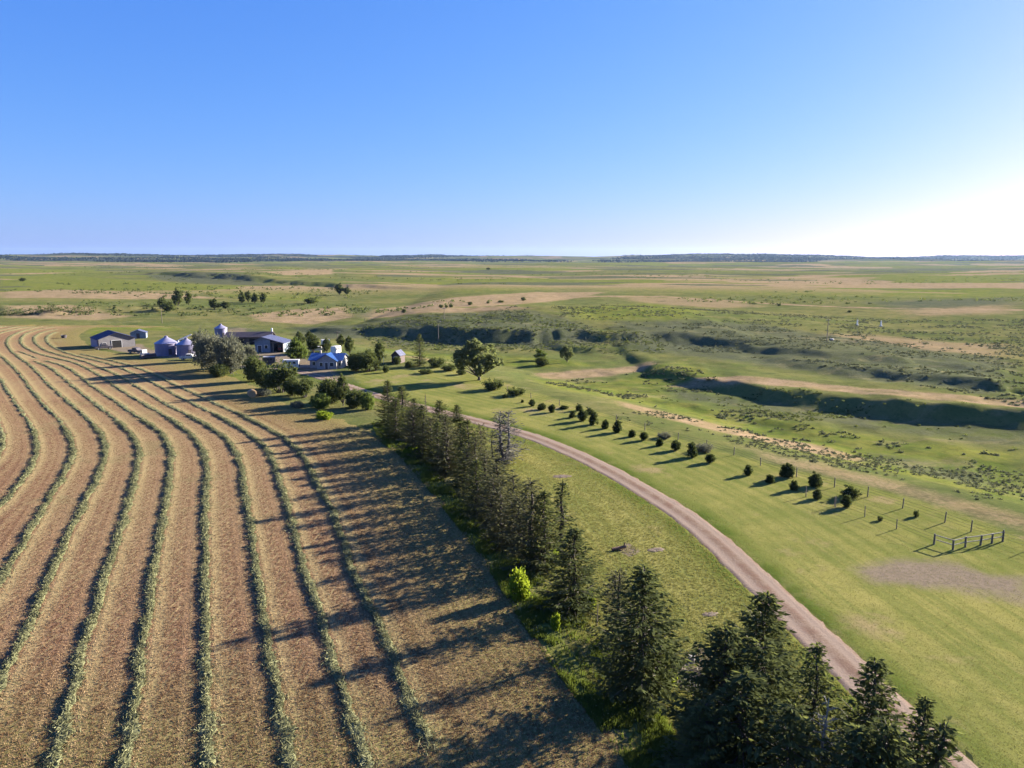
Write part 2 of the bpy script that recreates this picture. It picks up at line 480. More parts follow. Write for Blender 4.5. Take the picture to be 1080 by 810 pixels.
def tag(o, label=None, cat=None, group=None, kind=None):
    if label: o['label'] = label
    if cat: o['category'] = cat
    if group: o['group'] = group
    if kind: o['kind'] = kind
    return o

def empty(name, loc, rz=0.0, label=None, cat=None, group=None):
    o = bpy.data.objects.new(name, None); COL.objects.link(o)
    o.empty_display_size = .3
    o.location = loc; o.rotation_euler = (0, 0, rz)
    return tag(o, label, cat, group)

def copy_tree(o, parent=None):
    c = o.copy(); COL.objects.link(c)
    c.parent = parent
    for ch in list(o.children):
        copy_tree(ch, c)
    return c

class MB:
    def __init__(s):
        s.v = []; s.f = []
    def add(s, V, F):
        n = len(s.v); s.v += [tuple(map(float, v)) for v in V]; s.f += [tuple(i + n for i in f) for f in F]; return s
    def box(s, x0, x1, y0, y1, z0, z1):
        V = [(x, y, z) for z in (z0, z1) for y in (y0, y1) for x in (x0, x1)]
        return s.add(V, [(0, 2, 3, 1), (4, 5, 7, 6), (0, 1, 5, 4), (2, 6, 7, 3), (0, 4, 6, 2), (1, 3, 7, 5)])
    def tube(s, P, r, n=6, cap=True):
        P = [np.array(p, float) for p in P]
        rr = r if isinstance(r, (list, tuple, np.ndarray)) else [r] * len(P)
        V = []; F = []
        for i, p in enumerate(P):
            d = P[min(i + 1, len(P) - 1)] - P[max(i - 1, 0)]
            d = d / (np.linalg.norm(d) + 1e-9)
            a = np.cross(d, (0, 0, 1) if abs(d[2]) < .9 else (1, 0, 0)); a /= np.linalg.norm(a); b = np.cross(d, a)
            for k in range(n):
                an = 2 * math.pi * k / n
                V.append(p + rr[i] * (math.cos(an) * a + math.sin(an) * b))
        for i in range(len(P) - 1):
            for k in range(n):
                k2 = (k + 1) % n
                F.append((i * n + k, i * n + k2, (i + 1) * n + k2, (i + 1) * n + k))
        if cap:
            F.append(tuple(range(n))); F.append(tuple((len(P) - 1) * n + k for k in range(n))[::-1])
        return s.add(V, F)
    def lathe(s, prof, n=24, c=(0, 0)):
        V = []; F = []
        for r, z in prof:
            for k in range(n):
                a = 2 * math.pi * k / n
                V.append((c[0] + r * math.cos(a), c[1] + r * math.sin(a), z))
        for i in range(len(prof) - 1):
            for k in range(n):
                k2 = (k + 1) % n
                F.append((i * n + k, i * n + k2, (i + 1) * n + k2, (i + 1) * n + k))
        return s.add(V, F)
    def slab(s, a, b, c, d, th):
        """a thick panel over the quad a b c d, thickness downward along its normal"""
        a, b, c, d = [np.array(p, float) for p in (a, b, c, d)]
        nrm = np.cross(b - a, d - a); nrm /= np.linalg.norm(nrm)
        V = [a, b, c, d] + [p - nrm * th for p in (a, b, c, d)]
        return s.add(V, [(0, 1, 2, 3), (7, 6, 5, 4), (0, 4, 5, 1), (1, 5, 6, 2), (2, 6, 7, 3), (3, 7, 4, 0)])
    def build(s, name, mat, parent=None, smooth_=False):
        return mesh_obj(name, np.array(s.v), s.f, M[mat], parent, smooth_)

# ------------------------------------------------------------------ ground maps (world-space polygons)
def W(pts):
    return np.array([G0(p[0], max(p[1], 276), -1.0) for p in pts])

ROAD_PX = [(250, 386), (285, 389), (312, 391), (335, 396), (358, 404), (385, 413), (420, 423), (455, 432), (487, 440), (518, 448), (558, 459), (591, 471.5), (622, 485), (660, 505), (720, 541), (756, 570), (815, 627), (873, 682), (922, 730), (995, 802), (1080, 886)]
ROAD = smooth(resample(catmull(np.array([G0(*p) for p in ROAD_PX]), 12), 1.0), 30)
FIELD_PX = [(-420, 850), (720, 850), (662, 795), (612, 735), (577, 690), (550, 648), (520, 602), (490, 560), (462, 522), (430, 484), (405, 463), (375, 448), (335, 435), (300, 425), (275, 412), (250, 400), (225, 389.5), (195, 382), (150, 376), (105, 369.5), (92, 363), (82, 354), (95, 346), (130, 340.5), (172, 336), (100, 334.5), (0, 335), (-300, 337), (-520, 350)]
FIELD = np.array([G0(*p) for p in FIELD_PX])

ROWS_PX = [
    [(455, 795), (447, 773), (430, 737), (407, 673), (390, 640), (373, 607), (358, 557), (346, 531), (331, 504), (318.5, 480), (304, 465), (280, 450), (255.5, 438), (233, 428), (211, 417.5), (189, 408), (174, 401), (155, 392.5), (144, 387.5), (122, 381.5), (100, 376.5), (84, 373)],
    [(398, 828), (390, 807), (377, 770), (360, 727), (347, 683), (337, 647), (323, 607), (313, 573), (305.5, 541), (300, 522), (294, 505.5), (289, 489), (281.5, 474), (268.5, 462), (246, 447), (218.5, 433), (200, 424), (181, 414.5), (159, 403), (141, 394.5), (122, 386), (104, 381), (80, 375), (63, 370), (51, 362.5), (48, 357), (52, 353), (60, 350)],
    [(311, 828), (307, 807), (302, 780), (293, 740), (288, 707), (282, 673), (275, 637), (272, 607), (267, 577), (262, 544), (259, 520), (256.5, 504), (254, 489), (248, 474), (237, 461), (218.5, 448), (200, 438.5), (171, 424), (149, 410.5), (130, 399.5), (115, 392), (100, 385.5), (85, 380), (67, 375.5), (50, 371), (39, 364), (35, 358), (38, 353.5), (47, 349.5), (60, 347)],
    [(221, 828), (220, 803), (218, 757), (218, 713), (217, 673), (216, 627), (217, 590), (217, 544), (217.6, 515), (218.5, 496), (217.6, 481), (211, 468.5), (200, 456), (186, 446), (159, 430), (133, 415.5), (111, 400.5), (94, 390), (80, 383), (62, 378.5), (44, 374.5), (29, 368.5), (21.5, 362), (22, 356.5), (28, 351.5), (40, 347.5), (60, 344)],
    [(127, 830), (133, 807), (143, 740), (148, 700), (155, 660), (160, 623), (165, 590), (173, 544), (177, 520), (180.5, 498), (181.5, 481.5), (178.5, 468.5), (167, 453), (144, 439), (122, 423), (111, 417), (94, 405.5), (80, 393.5), (69, 386.7), (55, 382), (47, 380.5)],
    [(50, 830), (57, 807), (62, 787), (72, 750), (80, 717), (90, 680), (100, 650), (110, 617), (120, 583), (132, 546), (139, 519), (145, 498), (148, 480), (145, 467), (135, 454), (116, 437), (100, 426), (89, 417.5), (75, 406.5), (64, 396.7), (52, 387), (42, 383), (35.5, 381)],
    [(-25, 772), (-10, 743), (3, 717), (17, 687), (33, 653), (50, 620), (67, 577), (83, 545), (95, 521), (105.5, 500), (111.5, 483), (111.5, 469), (105.5, 454), (89, 439), (68.5, 421), (53, 408), (44, 398), (36, 389), (25.5, 381), (14.5, 373), (9, 367), (7, 360.5), (12, 354), (24, 349), (41, 344), (60, 341.5)],
    [(-40, 682), (-20, 650), (0, 617), (20, 583), (41, 546), (57, 520), (70, 500), (77, 481), (77, 465), (68.5, 450), (54, 435), (38, 418), (28, 404.5), (20, 394), (11, 384.5), (3, 377), (-8, 369), (-14, 361), (-8, 354), (8, 349), (28, 345), (50, 341)],
    [(-40, 570), (-20, 551), (0, 537), (9, 526), (24, 507), (36, 491), (40, 474), (36, 457), (28, 441), (15, 424), (5, 408), (-3, 396), (-14, 384), (-26, 374), (-32, 364), (-24, 355), (-5, 349), (20, 344), (40, 341)],
    [(-40, 512), (-14, 497), (2, 480), (4, 463), (-2, 444), (-14, 424), (-28, 408), (-44, 390), (-52, 376), (-48, 363), (-30, 353), (-6, 346), (20, 341.5)],
    [(18.5, 370.5), (29, 374), (41, 378.5)],
]
ROWS = []
for k, rp in enumerate(ROWS_PX):
    P = np.array([G0(*p) for p in rp])
    P = resample(catmull(P, 10), 1.0)
    far = np.hypot(P[:, 0], P[:, 1])
    S1 = smooth(P, 14); S2 = smooth(P, 120)
    w = sstep(70, 190, far)[:, None]
    ROWS.append(S1 * (1 - w) + S2 * w if len(P) > 40 else S1)

LAWN_PX = [(372, 398), (420, 392), (470, 392), (520, 404), (560, 418), (620, 436), (700, 463), (760, 483), (840, 503), (925, 523), (1000, 545), (1062, 570), (1200, 612), (1400, 760), (1400, 1000), (1120, 1000), (700, 880), (625, 740), (560, 620), (490, 520), (430, 455), (395, 432)]
MAPS = {  # channel -> list of (soft metres, strength, polygon px)
    ('ga', 0): [  # dry tan grass
        (6, 1, [(696, 398), (760, 402), (850, 409), (950, 420), (1080, 430), (1250, 446), (1250, 440), (1080, 420), (960, 412), (860, 402), (760, 396)]),
        (14, 1, [(396, 322), (480, 315), (565, 309), (640, 309), (560, 321), (470, 331), (530, 334), (560, 338), (470, 339), (396, 338), (380, 330)]),
        (10, 1, [(262, 327), (310, 322), (366, 320), (372, 332), (330, 338), (275, 334)]),
        (10, .8, [(270, 290), (352, 286), (352, 292), (300, 295)]),
        (5, .9, [(650, 424), (700, 431), (780, 444), (860, 456), (920, 470), (905, 479), (840, 470), (760, 455), (690, 441), (655, 432)]),
        (6, .6, [(770, 470), (850, 487), (930, 505), (1010, 527), (1080, 548), (1200, 580), (1200, 612), (1080, 575), (1000, 551), (900, 521), (800, 495)]),
        (6, .8, [(560, 385), (620, 380), (690, 376), (700, 381), (640, 388), (570, 392)]),
        (14, .9, [(0, 307), (60, 305), (180, 309), (240, 313), (120, 315), (0, 314)]),
        (8, .6, [(410, 374), (440, 370), (480, 378), (470, 385), (430, 381)]),
        (20, .65, [(800, 352), (900, 347), (1080, 357), (1080, 372), (960, 366), (840, 362)]),
        (30, .7, [(930, 325), (1080, 318), (1080, 330), (960, 333)]),
        (20, .6, [(640, 312), (760, 314), (820, 322), (760, 325), (660, 318)]),
        (12, .7, [(0, 322), (80, 321), (150, 328), (100, 333), (0, 330)]),
        (3, 1, [(540, 319), (600, 312.5), (700, 312), (800, 318), (900, 322.5), (1080, 326), (1080, 326.9), (900, 323.5), (800, 319), (700, 313), (600, 313.6), (540, 320)]),
        (5, .9, [(700, 297), (1080, 301), (1080, 301.7), (700, 297.7)]), (5, .8, [(360, 299), (620, 303), (860, 300), (620, 303.8), (360, 299.7)]), (6, .9, [(0, 289), (200, 285), (420, 287), (420, 287.6), (200, 285.6), (0, 289.8)]),
        (4, .5, [(640, 535), (700, 560), (770, 640), (800, 700), (720, 700), (650, 600)]),
    ],
    ('ga', 1): [  # lush green
        (8, .9, [(555, 395), (640, 392), (720, 378), (760, 395), (700, 400), (700, 413), (850, 436), (1080, 462), (1080, 530), (980, 500), (900, 470), (800, 452), (700, 428), (640, 420), (580, 412)]),
        (6, .8, [(760, 455), (860, 480), (960, 505), (1080, 535), (1080, 490), (960, 470), (900, 478), (820, 466)]),
        (8, 1, [(395, 360), (470, 366), (560, 368), (640, 376), (560, 380), (480, 372), (400, 366)]),
        (12, .9, [(0, 290), (100, 293), (210, 300), (330, 306), (345, 315), (250, 312), (150, 305), (0, 303)]),
        (6, 1, [(98, 346), (130, 342), (180, 338), (215, 345), (180, 352), (130, 350), (100, 358), (92, 353)]),
        (60, .8, [(400, 300), (600, 290), (1080, 300), (1080, 315), (800, 312), (620, 306), (480, 311)]),
        (14, .7, [(560, 325), (700, 318), (760, 330), (720, 348), (600, 345)]),
        (6, .9, [(225, 396), (250, 390), (262, 400), (285, 410), (262, 408), (240, 402)]),
        (4, .95, [(395, 448), (425, 470), (470, 520), (505, 565), (560, 640), (620, 725), (680, 800), (720, 860), (640, 800), (590, 720), (545, 655), (500, 585), (460, 530), (420, 482)]),
        (20, .6, [(820, 385), (900, 372), (1080, 385), (1080, 395), (900, 393)]),
    ],
    ('ga', 2): [  # dark sage and weeds
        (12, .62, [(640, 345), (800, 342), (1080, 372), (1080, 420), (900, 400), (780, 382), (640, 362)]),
        (8, .55, [(900, 455), (1000, 468), (1080, 480), (1080, 530), (980, 500), (900, 480)]),
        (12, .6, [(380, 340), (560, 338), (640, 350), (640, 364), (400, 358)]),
        (10, .7, [(300, 340), (400, 342), (400, 352), (310, 352)]),
        (20, .75, [(150, 291), (250, 293), (290, 301), (250, 301), (170, 297)]),
        (16, .6, [(360, 322), (400, 318), (400, 334), (375, 334)]),
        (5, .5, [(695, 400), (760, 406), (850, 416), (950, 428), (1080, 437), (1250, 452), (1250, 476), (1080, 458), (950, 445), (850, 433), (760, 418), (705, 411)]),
        (40, .8, [(900, 318), (1080, 312), (1080, 322), (960, 326)]),
        (10, .6, [(200, 344), (250, 338), (300, 345), (300, 352), (230, 352)]),
    ],
    ('gb', 0): [  # bare earth
        (6.0, 1.0, [(905, 610), (950, 598), (1010, 604), (1040, 615), (1080, 620), (1080, 640), (1020, 632), (960, 628), (920, 624)]),
        (4, .6, [(960, 618), (1000, 612), (1080, 625), (1120, 660), (1080, 655), (1000, 640)]),
        (1.0, .75, [(700, 715), (735, 690), (765, 710), (750, 740), (705, 745)]),
        (4, .85, [(262, 372), (300, 370), (300, 377), (345, 388), (365, 404), (350, 408), (320, 395), (270, 383)]),
        (3, .8, [(160, 372), (205, 374), (215, 382), (170, 381), (125, 374), (100, 368), (150, 365)]),
        (.8, .9, [(648, 588), (662, 580), (676, 590), (664, 597)]),
        (3, .6, [(235, 341), (262, 340), (262, 348), (240, 352)]),
    ],
    ('gb', 2): [(5, 1, LAWN_PX)],
}
FIELD_GA = [k for k in MAPS]
MAPW = {k: [(s, a, W(p)) for s, a, p in v] for k, v in MAPS.items()}

def ground_attrs(X, Y):
    out = {'ga': np.zeros((len(X), 3)), 'gb': np.zeros((len(X), 3))}
    for (nm, ch), lst in MAPW.items():
        for soft, amt, P in lst:
            lo = P.min(0) - soft * 2; hi = P.max(0) + soft * 2
            m = (X > lo[0]) & (X < hi[0]) & (Y > lo[1]) & (Y < hi[1])
            if m.any():
                v = amt * sstep(-soft, soft, poly_sd(X[m], Y[m], P))
                out[nm][m, ch] = np.maximum(out[nm][m, ch], v)
    r = np.hypot(X, Y)
    # regional patchwork farther out
    far = sstep(420, 900, r)
    n1 = fbm(X / 500. + 9, Y / 190. + 2, 61, 4); n2 = fbm(X / 380. - 4, Y / 150., 71, 4)
    out['ga'][:, 1] = np.maximum(out['ga'][:, 1], far * sstep(.50, .56, n1) * .8)
    out['ga'][:, 0] = np.maximum(out['ga'][:, 0], far * sstep(.56, .60, n2) * .75)
    out['ga'][:, 2] = np.maximum(out['ga'][:, 2], far * sstep(.58, .63, fbm(X / 260., Y / 120., 81, 4)) * .85)
    fr = sstep(4300, 6200, r + 1600 * (fbm(X / 900., Y / 900., 91, 4) - .5))
    out['gb'][:, 1] = fr * (.25 + .75 * sstep(.42, .54, fbm(X / 1300., Y / 700., 93, 3)))
    d, _, _, _ = poly_near(X, Y, ROAD[::4])
    return out, d

def make_terrain():
    th = np.concatenate([np.arange(-60, 60, .25), np.arange(60, 300, 4.0)]) * math.pi / 180
    rr = np.concatenate([[4, 10, 18], np.geomspace(24, 16000, 560)])
    A, B = np.meshgrid(th, rr)
    X = (B * np.sin(A)).ravel(); Y = (B * np.cos(A)).ravel()
    Z = h(X, Y)
    at, dr = ground_attrs(X, Y)
    Z = Z - .10 * sstep(2.2, 1.2, dr) * (np.hypot(X, Y) < 400)
    sdf = poly_sd(X, Y, FIELD)
    Z = Z - .14 * sstep(0, 3.0, sdf)
    nr, nt = len(rr), len(th)
    I = np.arange(nr * nt).reshape(nr, nt)
    J = np.roll(I, -1, 1)
    F = np.stack([I[:-1], J[:-1], J[1:], I[1:]], -1).reshape(-1, 4)[:, ::-1]
    o = mesh_obj('ground', np.stack([X, Y, Z], 1), F, M['ground'], None, True, {'ga': at['ga'], 'gb': at['gb'], 'droad': dr})
    tag(o, kind='structure')

def make_field():
    x0, x1 = FIELD[:, 0].min(), FIELD[:, 0].max() + 6
    x0 = max(x0, -330)
    ys = [28.0]
    while ys[-1] < FIELD[:, 1].max() + 4:
        ys.append(ys[-1] + max(.55, ys[-1] * .0062))
    xs = np.arange(x0, x1, .7)
    Xg, Yg = np.meshgrid(xs, np.array(ys))
    X = Xg.ravel(); Y = Yg.ravel()
    sd = poly_sd(X, Y, FIELD)
    best = np.full(X.shape, 1e9); sg = np.ones(X.shape)
    for P in ROWS:
        Q = P[::4]
        lo = Q.min(0) - 12; hi = Q.max(0) + 12
        m = (X > lo[0]) & (X < hi[0]) & (Y > lo[1]) & (Y < hi[1])
        d, s, _, _ = poly_near(X[m], Y[m], Q)
        bm = best[m]; sm = sg[m]
        k = d < bm
        bm[k] = d[k]; sm[k] = -s[k]
        best[m] = bm; sg[m] = sm
    best = np.minimum(best, 40)
    edge = (fbm(X / 1.5, Y / 1.5, 3, 2) - .5) * 2.0 + (fbm(X / 6., Y / 6., 4, 3) - .5) * 4.0 * sstep(200, 120, Y)
    Z = h(X, Y) + np.clip((sd + edge) * .07, -.22, .03)
    ny, nx = len(ys), len(xs)
    I = np.arange(ny * nx).reshape(ny, nx)
    F = np.stack([I[:-1, :-1], I[:-1, 1:], I[1:, 1:], I[1:, :-1]], -1).reshape(-1, 4)
    keep = (sd[F] > -4.0).any(1)
    F = F[keep]
    used = np.unique(F); mp = np.full(len(X), -1); mp[used] = np.arange(len(used))
    o = mesh_obj('hay_field', np.stack([X, Y, Z], 1)[used], mp[F], M['field'], None, True, {'drow': (best * sg)[used], 'dedge': sd[used]})
    tag(o, kind='structure')

def make_road():
    P = resample(ROAD, .8)
    T = np.gradient(P, axis=0); T /= np.linalg.norm(T, axis=1)[:, None]
    N = np.stack([T[:, 1], -T[:, 0]], 1)
    us = np.linspace(-1, 1, 13)
    hw = 2.25
    V = []; ac = []
    for u in us:
        q = P + N * (u * hw)
        z = h(q[:, 0], q[:, 1]) + .03
        edge = np.abs(u) + (fbm(q[:, 0] / 1.3, q[:, 1] / 1.3, 13, 3) - .5) * .34
        z = z - .22 * sstep(.66, 1.0, edge) - .03 * np.exp(-((abs(u) - .42) / .15) ** 2)
        V.append(np.stack([q[:, 0], q[:, 1], z], 1)); ac.append(np.full(len(P), u))
    V = np.array(V); n = len(P); k = len(us)
    I = np.arange(k * n).reshape(k, n)
    F = np.stack([I[:-1, :-1], I[:-1, 1:], I[1:, 1:], I[1:, :-1]], -1).reshape(-1, 4)[:, ::-1]
    o = mesh_obj('gravel_road', V.reshape(-1, 3), F[:, ::-1], M['road'], None, True, {'across': np.array(ac).ravel()})
    tag(o, kind='structure')

# ------------------------------------------------------------------ blades
def blades(P, hgt, wid, lean=.5, nper=2, name='blades', mat='grass', parent=None, tint=None):
    """P (N,3) roots -> triangles, nper blades each"""
    n = len(P) * nper
    Pn = np.repeat(P, nper, 0) + np.concatenate([rng.normal(0, .05, (n, 2)), np.zeros((n, 1))], 1)
    a = rng.uniform(0, 2 * math.pi, n); b = rng.uniform(0, 2 * math.pi, n)
    H = hgt * rng.uniform(.5, 1.3, n); Wd = wid * rng.uniform(.6, 1.3, n); Ln = lean * rng.uniform(0, 1, n) * H
    if isinstance(hgt, np.ndarray):
        pass
    dx, dy = np.cos(a) * Wd / 2, np.sin(a) * Wd / 2
    V = np.empty((n, 3, 3))
    V[:, 0] = Pn + np.stack([dx, dy, np.zeros(n)], 1)
    V[:, 1] = Pn - np.stack([dx, dy, np.zeros(n)], 1)
    V[:, 2] = Pn + np.stack([np.cos(b) * Ln, np.sin(b) * Ln, H], 1)
    tn = rng.uniform(0, 1, n) if tint is None else np.repeat(tint, nper) * .75 + rng.uniform(0, .25, n)
    return mesh_obj(name, V.reshape(-1, 3), np.arange(n * 3).reshape(-1, 3), M[mat], parent, False, {'tint': np.repeat(tn, 3)})

def scatter(poly, n, dens=None):
    lo = poly.min(0); hi = poly.max(0)
    out = []; tot = 0
    for _ in range(60):
        p = rng.uniform(lo, hi, (n * 2, 2))
        p = p[poly_sd(p[:, 0], p[:, 1], poly) > 0]
        if dens is not None:
            p = p[rng.uniform(0, 1, len(p)) < dens(p)]
        out.append(p); tot += len(p)
        if tot >= n: break
    return np.concatenate(out)[:n]

# ------------------------------------------------------------------ windrows
def make_windrow(P, label):
    ds = []
    far = np.hypot(P[:, 0], P[:, 1])
    pts = [P[0]]
    s = np.concatenate([[0], np.cumsum(np.hypot(*np.diff(P, axis=0).T))])
    q = 0; qs = [0.0]
    while q < s[-1]:
        f = np.interp(q, s, far)
        q += min(max(.16, f / 330), .9); qs.append(min(q, s[-1]))
    Q = np.stack([np.interp(qs, s, P[:, 0]), np.interp(qs, s, P[:, 1])], 1)
    qs = np.array(qs)
    T = np.gradient(Q, axis=0); T /= np.linalg.norm(T, axis=1)[:, None] + 1e-9
    N = np.stack([T[:, 1], -T[:, 0]], 1)
    wav = (vnoise(qs / 2.3, qs * 0 + label.__len__(), 3) - .5) * .30 + (vnoise(qs / .7, qs * 0, 5) - .5) * .12
    hw = .44 + .26 * (vnoise(qs / 4.5, qs * 0 + 3, 17) - .5) + .34 * (vnoise(qs / 1.1, qs * 0 + 5, 7) - .5) + .1 * (vnoise(qs / .35, qs * 0, 8) - .5)
    hh = .15 + .14 * (vnoise(qs / 1.4, qs * 0 + 9, 9) - .5) + .12 * (vnoise(qs / .4, qs * 0 + 2, 10) - .5)
    taper = sstep(0, 3, qs) * sstep(qs[-1], qs[-1] - 3, qs) * .9 + .1
    us = np.linspace(-1, 1, 11)
    V = []; tn = []
    for u in us:
        q_ = Q + N * (wav + u * hw)[:, None]
        nz = fbm(q_[:, 0] / .28, q_[:, 1] / .28, 15, 2) - .5
        z = h(q_[:, 0], q_[:, 1]) + hh * taper * max(0, 1 - u * u) ** .6 + nz * .22 * (1 - u * u) - .02 - (.12 if abs(u) == 1 else 0)
        V.append(np.stack([q_[:, 0], q_[:, 1], z], 1)); tn.append(.35 + .6 * nz + .25 * vnoise(qs / .5, qs * 0 + u * 9, 33))
    n = len(Q); k = len(us)
    V = np.array(V).reshape(-1, 3)
    I = np.arange(k * n).reshape(k, n)
    F = np.stack([I[:-1, :-1], I[:-1, 1:], I[1:, 1:], I[1:, :-1]], -1).reshape(-1, 4)
    # loose strands lying on the mound where one can see them
    lim = np.hypot(Q[:, 0], Q[:, 1])
    w8 = np.where(lim < 150, 1.0, 0.15)[:-1] * np.diff(qs)
    L = np.diff(qs)[lim[:-1] < 150].sum()
    ns = int(L * 95)
    Vs = np.zeros((0, 3)); Fs = np.zeros((0, 4), int)
    ts = np.zeros(0)
    if ns > 50:
        k_ = rng.choice(len(w8), ns, p=w8 / w8.sum())
        u = np.clip(rng.normal(0, .62, ns), -2.2, 2.2)
        f = rng.uniform(0, 1, ns)[:, None]
        c = Q[k_] * (1 - f) + Q[k_ + 1] * f + N[k_] * (wav[k_] + u * hw[k_])[:, None]
        z = h(c[:, 0], c[:, 1]) + hh[k_] * taper[k_] * np.maximum(0, 1 - u * u) ** .6 + rng.uniform(.0, .10, ns)
        a = rng.normal(0, .9, ns) + np.arctan2(T[k_, 1], T[k_, 0]); e = rng.normal(.1, .45, ns)
        d = np.stack([np.cos(a) * np.cos(e), np.sin(a) * np.cos(e), np.sin(e)], 1) * rng.uniform(.12, .30, ns)[:, None]
        w = np.cross(d, rng.normal(0, 1, (ns, 3))); w /= np.linalg.norm(w, axis=1)[:, None] + 1e-9
        w *= rng.uniform(.015, .04, ns)[:, None]
        C = np.stack([c[:, 0], c[:, 1], z], 1)
        Vs = np.stack([C - d - w, C - d + w, C + d + w * .6, C + d - w * .6], 1).reshape(-1, 3)
        Fs = np.arange(ns * 4).reshape(-1, 4) + len(V)
        ts = np.repeat(rng.uniform(0, 1, ns), 4)
    o = mesh_obj('hay_windrow', np.vstack([V, Vs]), np.vstack([F, Fs]), M['hay'], None, False, {'tint': np.clip(np.concatenate([np.array(tn).ravel(), ts]), 0, 1)})
    tag(o, label, 'windrow', 'windrows of cut hay')

ROW_LABELS = [
    'windrow nearest the spruce belt, crossed by the most tree shadows',
    'windrow second from the spruce belt, hooking around at its far end near the shed',
    'windrow third from the spruce belt, its far hook outside that of the second',
    'fourth windrow from the spruce belt, almost straight in its near half',
    'windrow fifth from the spruce belt, stopping short in the middle of the far stubble',
    'windrow sixth from the spruce belt, stopping short just beside the end of the fifth',
    'windrow seventh from the spruce belt, bulging right then hooking widely at the field top',
    'windrow eighth from the spruce belt, entering the left frame edge below its bulge',
    'windrow ninth from the spruce belt, a short bulging arc at the left frame edge',
    'tenth windrow from the spruce belt, barely showing as a dark arc at the left edge',
    'very short stub of windrow lying inside the far hooks at upper left of the field',
]

# ------------------------------------------------------------------ foliage builders
def leaf_quads(C, size, aspect=1.6, normal_bias=None, up=0.0):
    n = len(C)
    d = rng.normal(0, 1, (n, 3)); d /= np.linalg.norm(d, axis=1)[:, None]
    e = rng.normal(0, 1, (n, 3)); e[:, 2] += up
    w = np.cross(d, e); w /= np.linalg.norm(w, axis=1)[:, None] + 1e-9
    s = (size * rng.uniform(.55, 1.35, n))[:, None]
    d = d * s * .5 * aspect; w = w * s * .5
    V = np.stack([C - d, C + w * .9 - d * .1, C + d, C - w * .9 - d * .1], 1).reshape(-1, 3)
    return V, np.arange(n * 4).reshape(-1, 4)

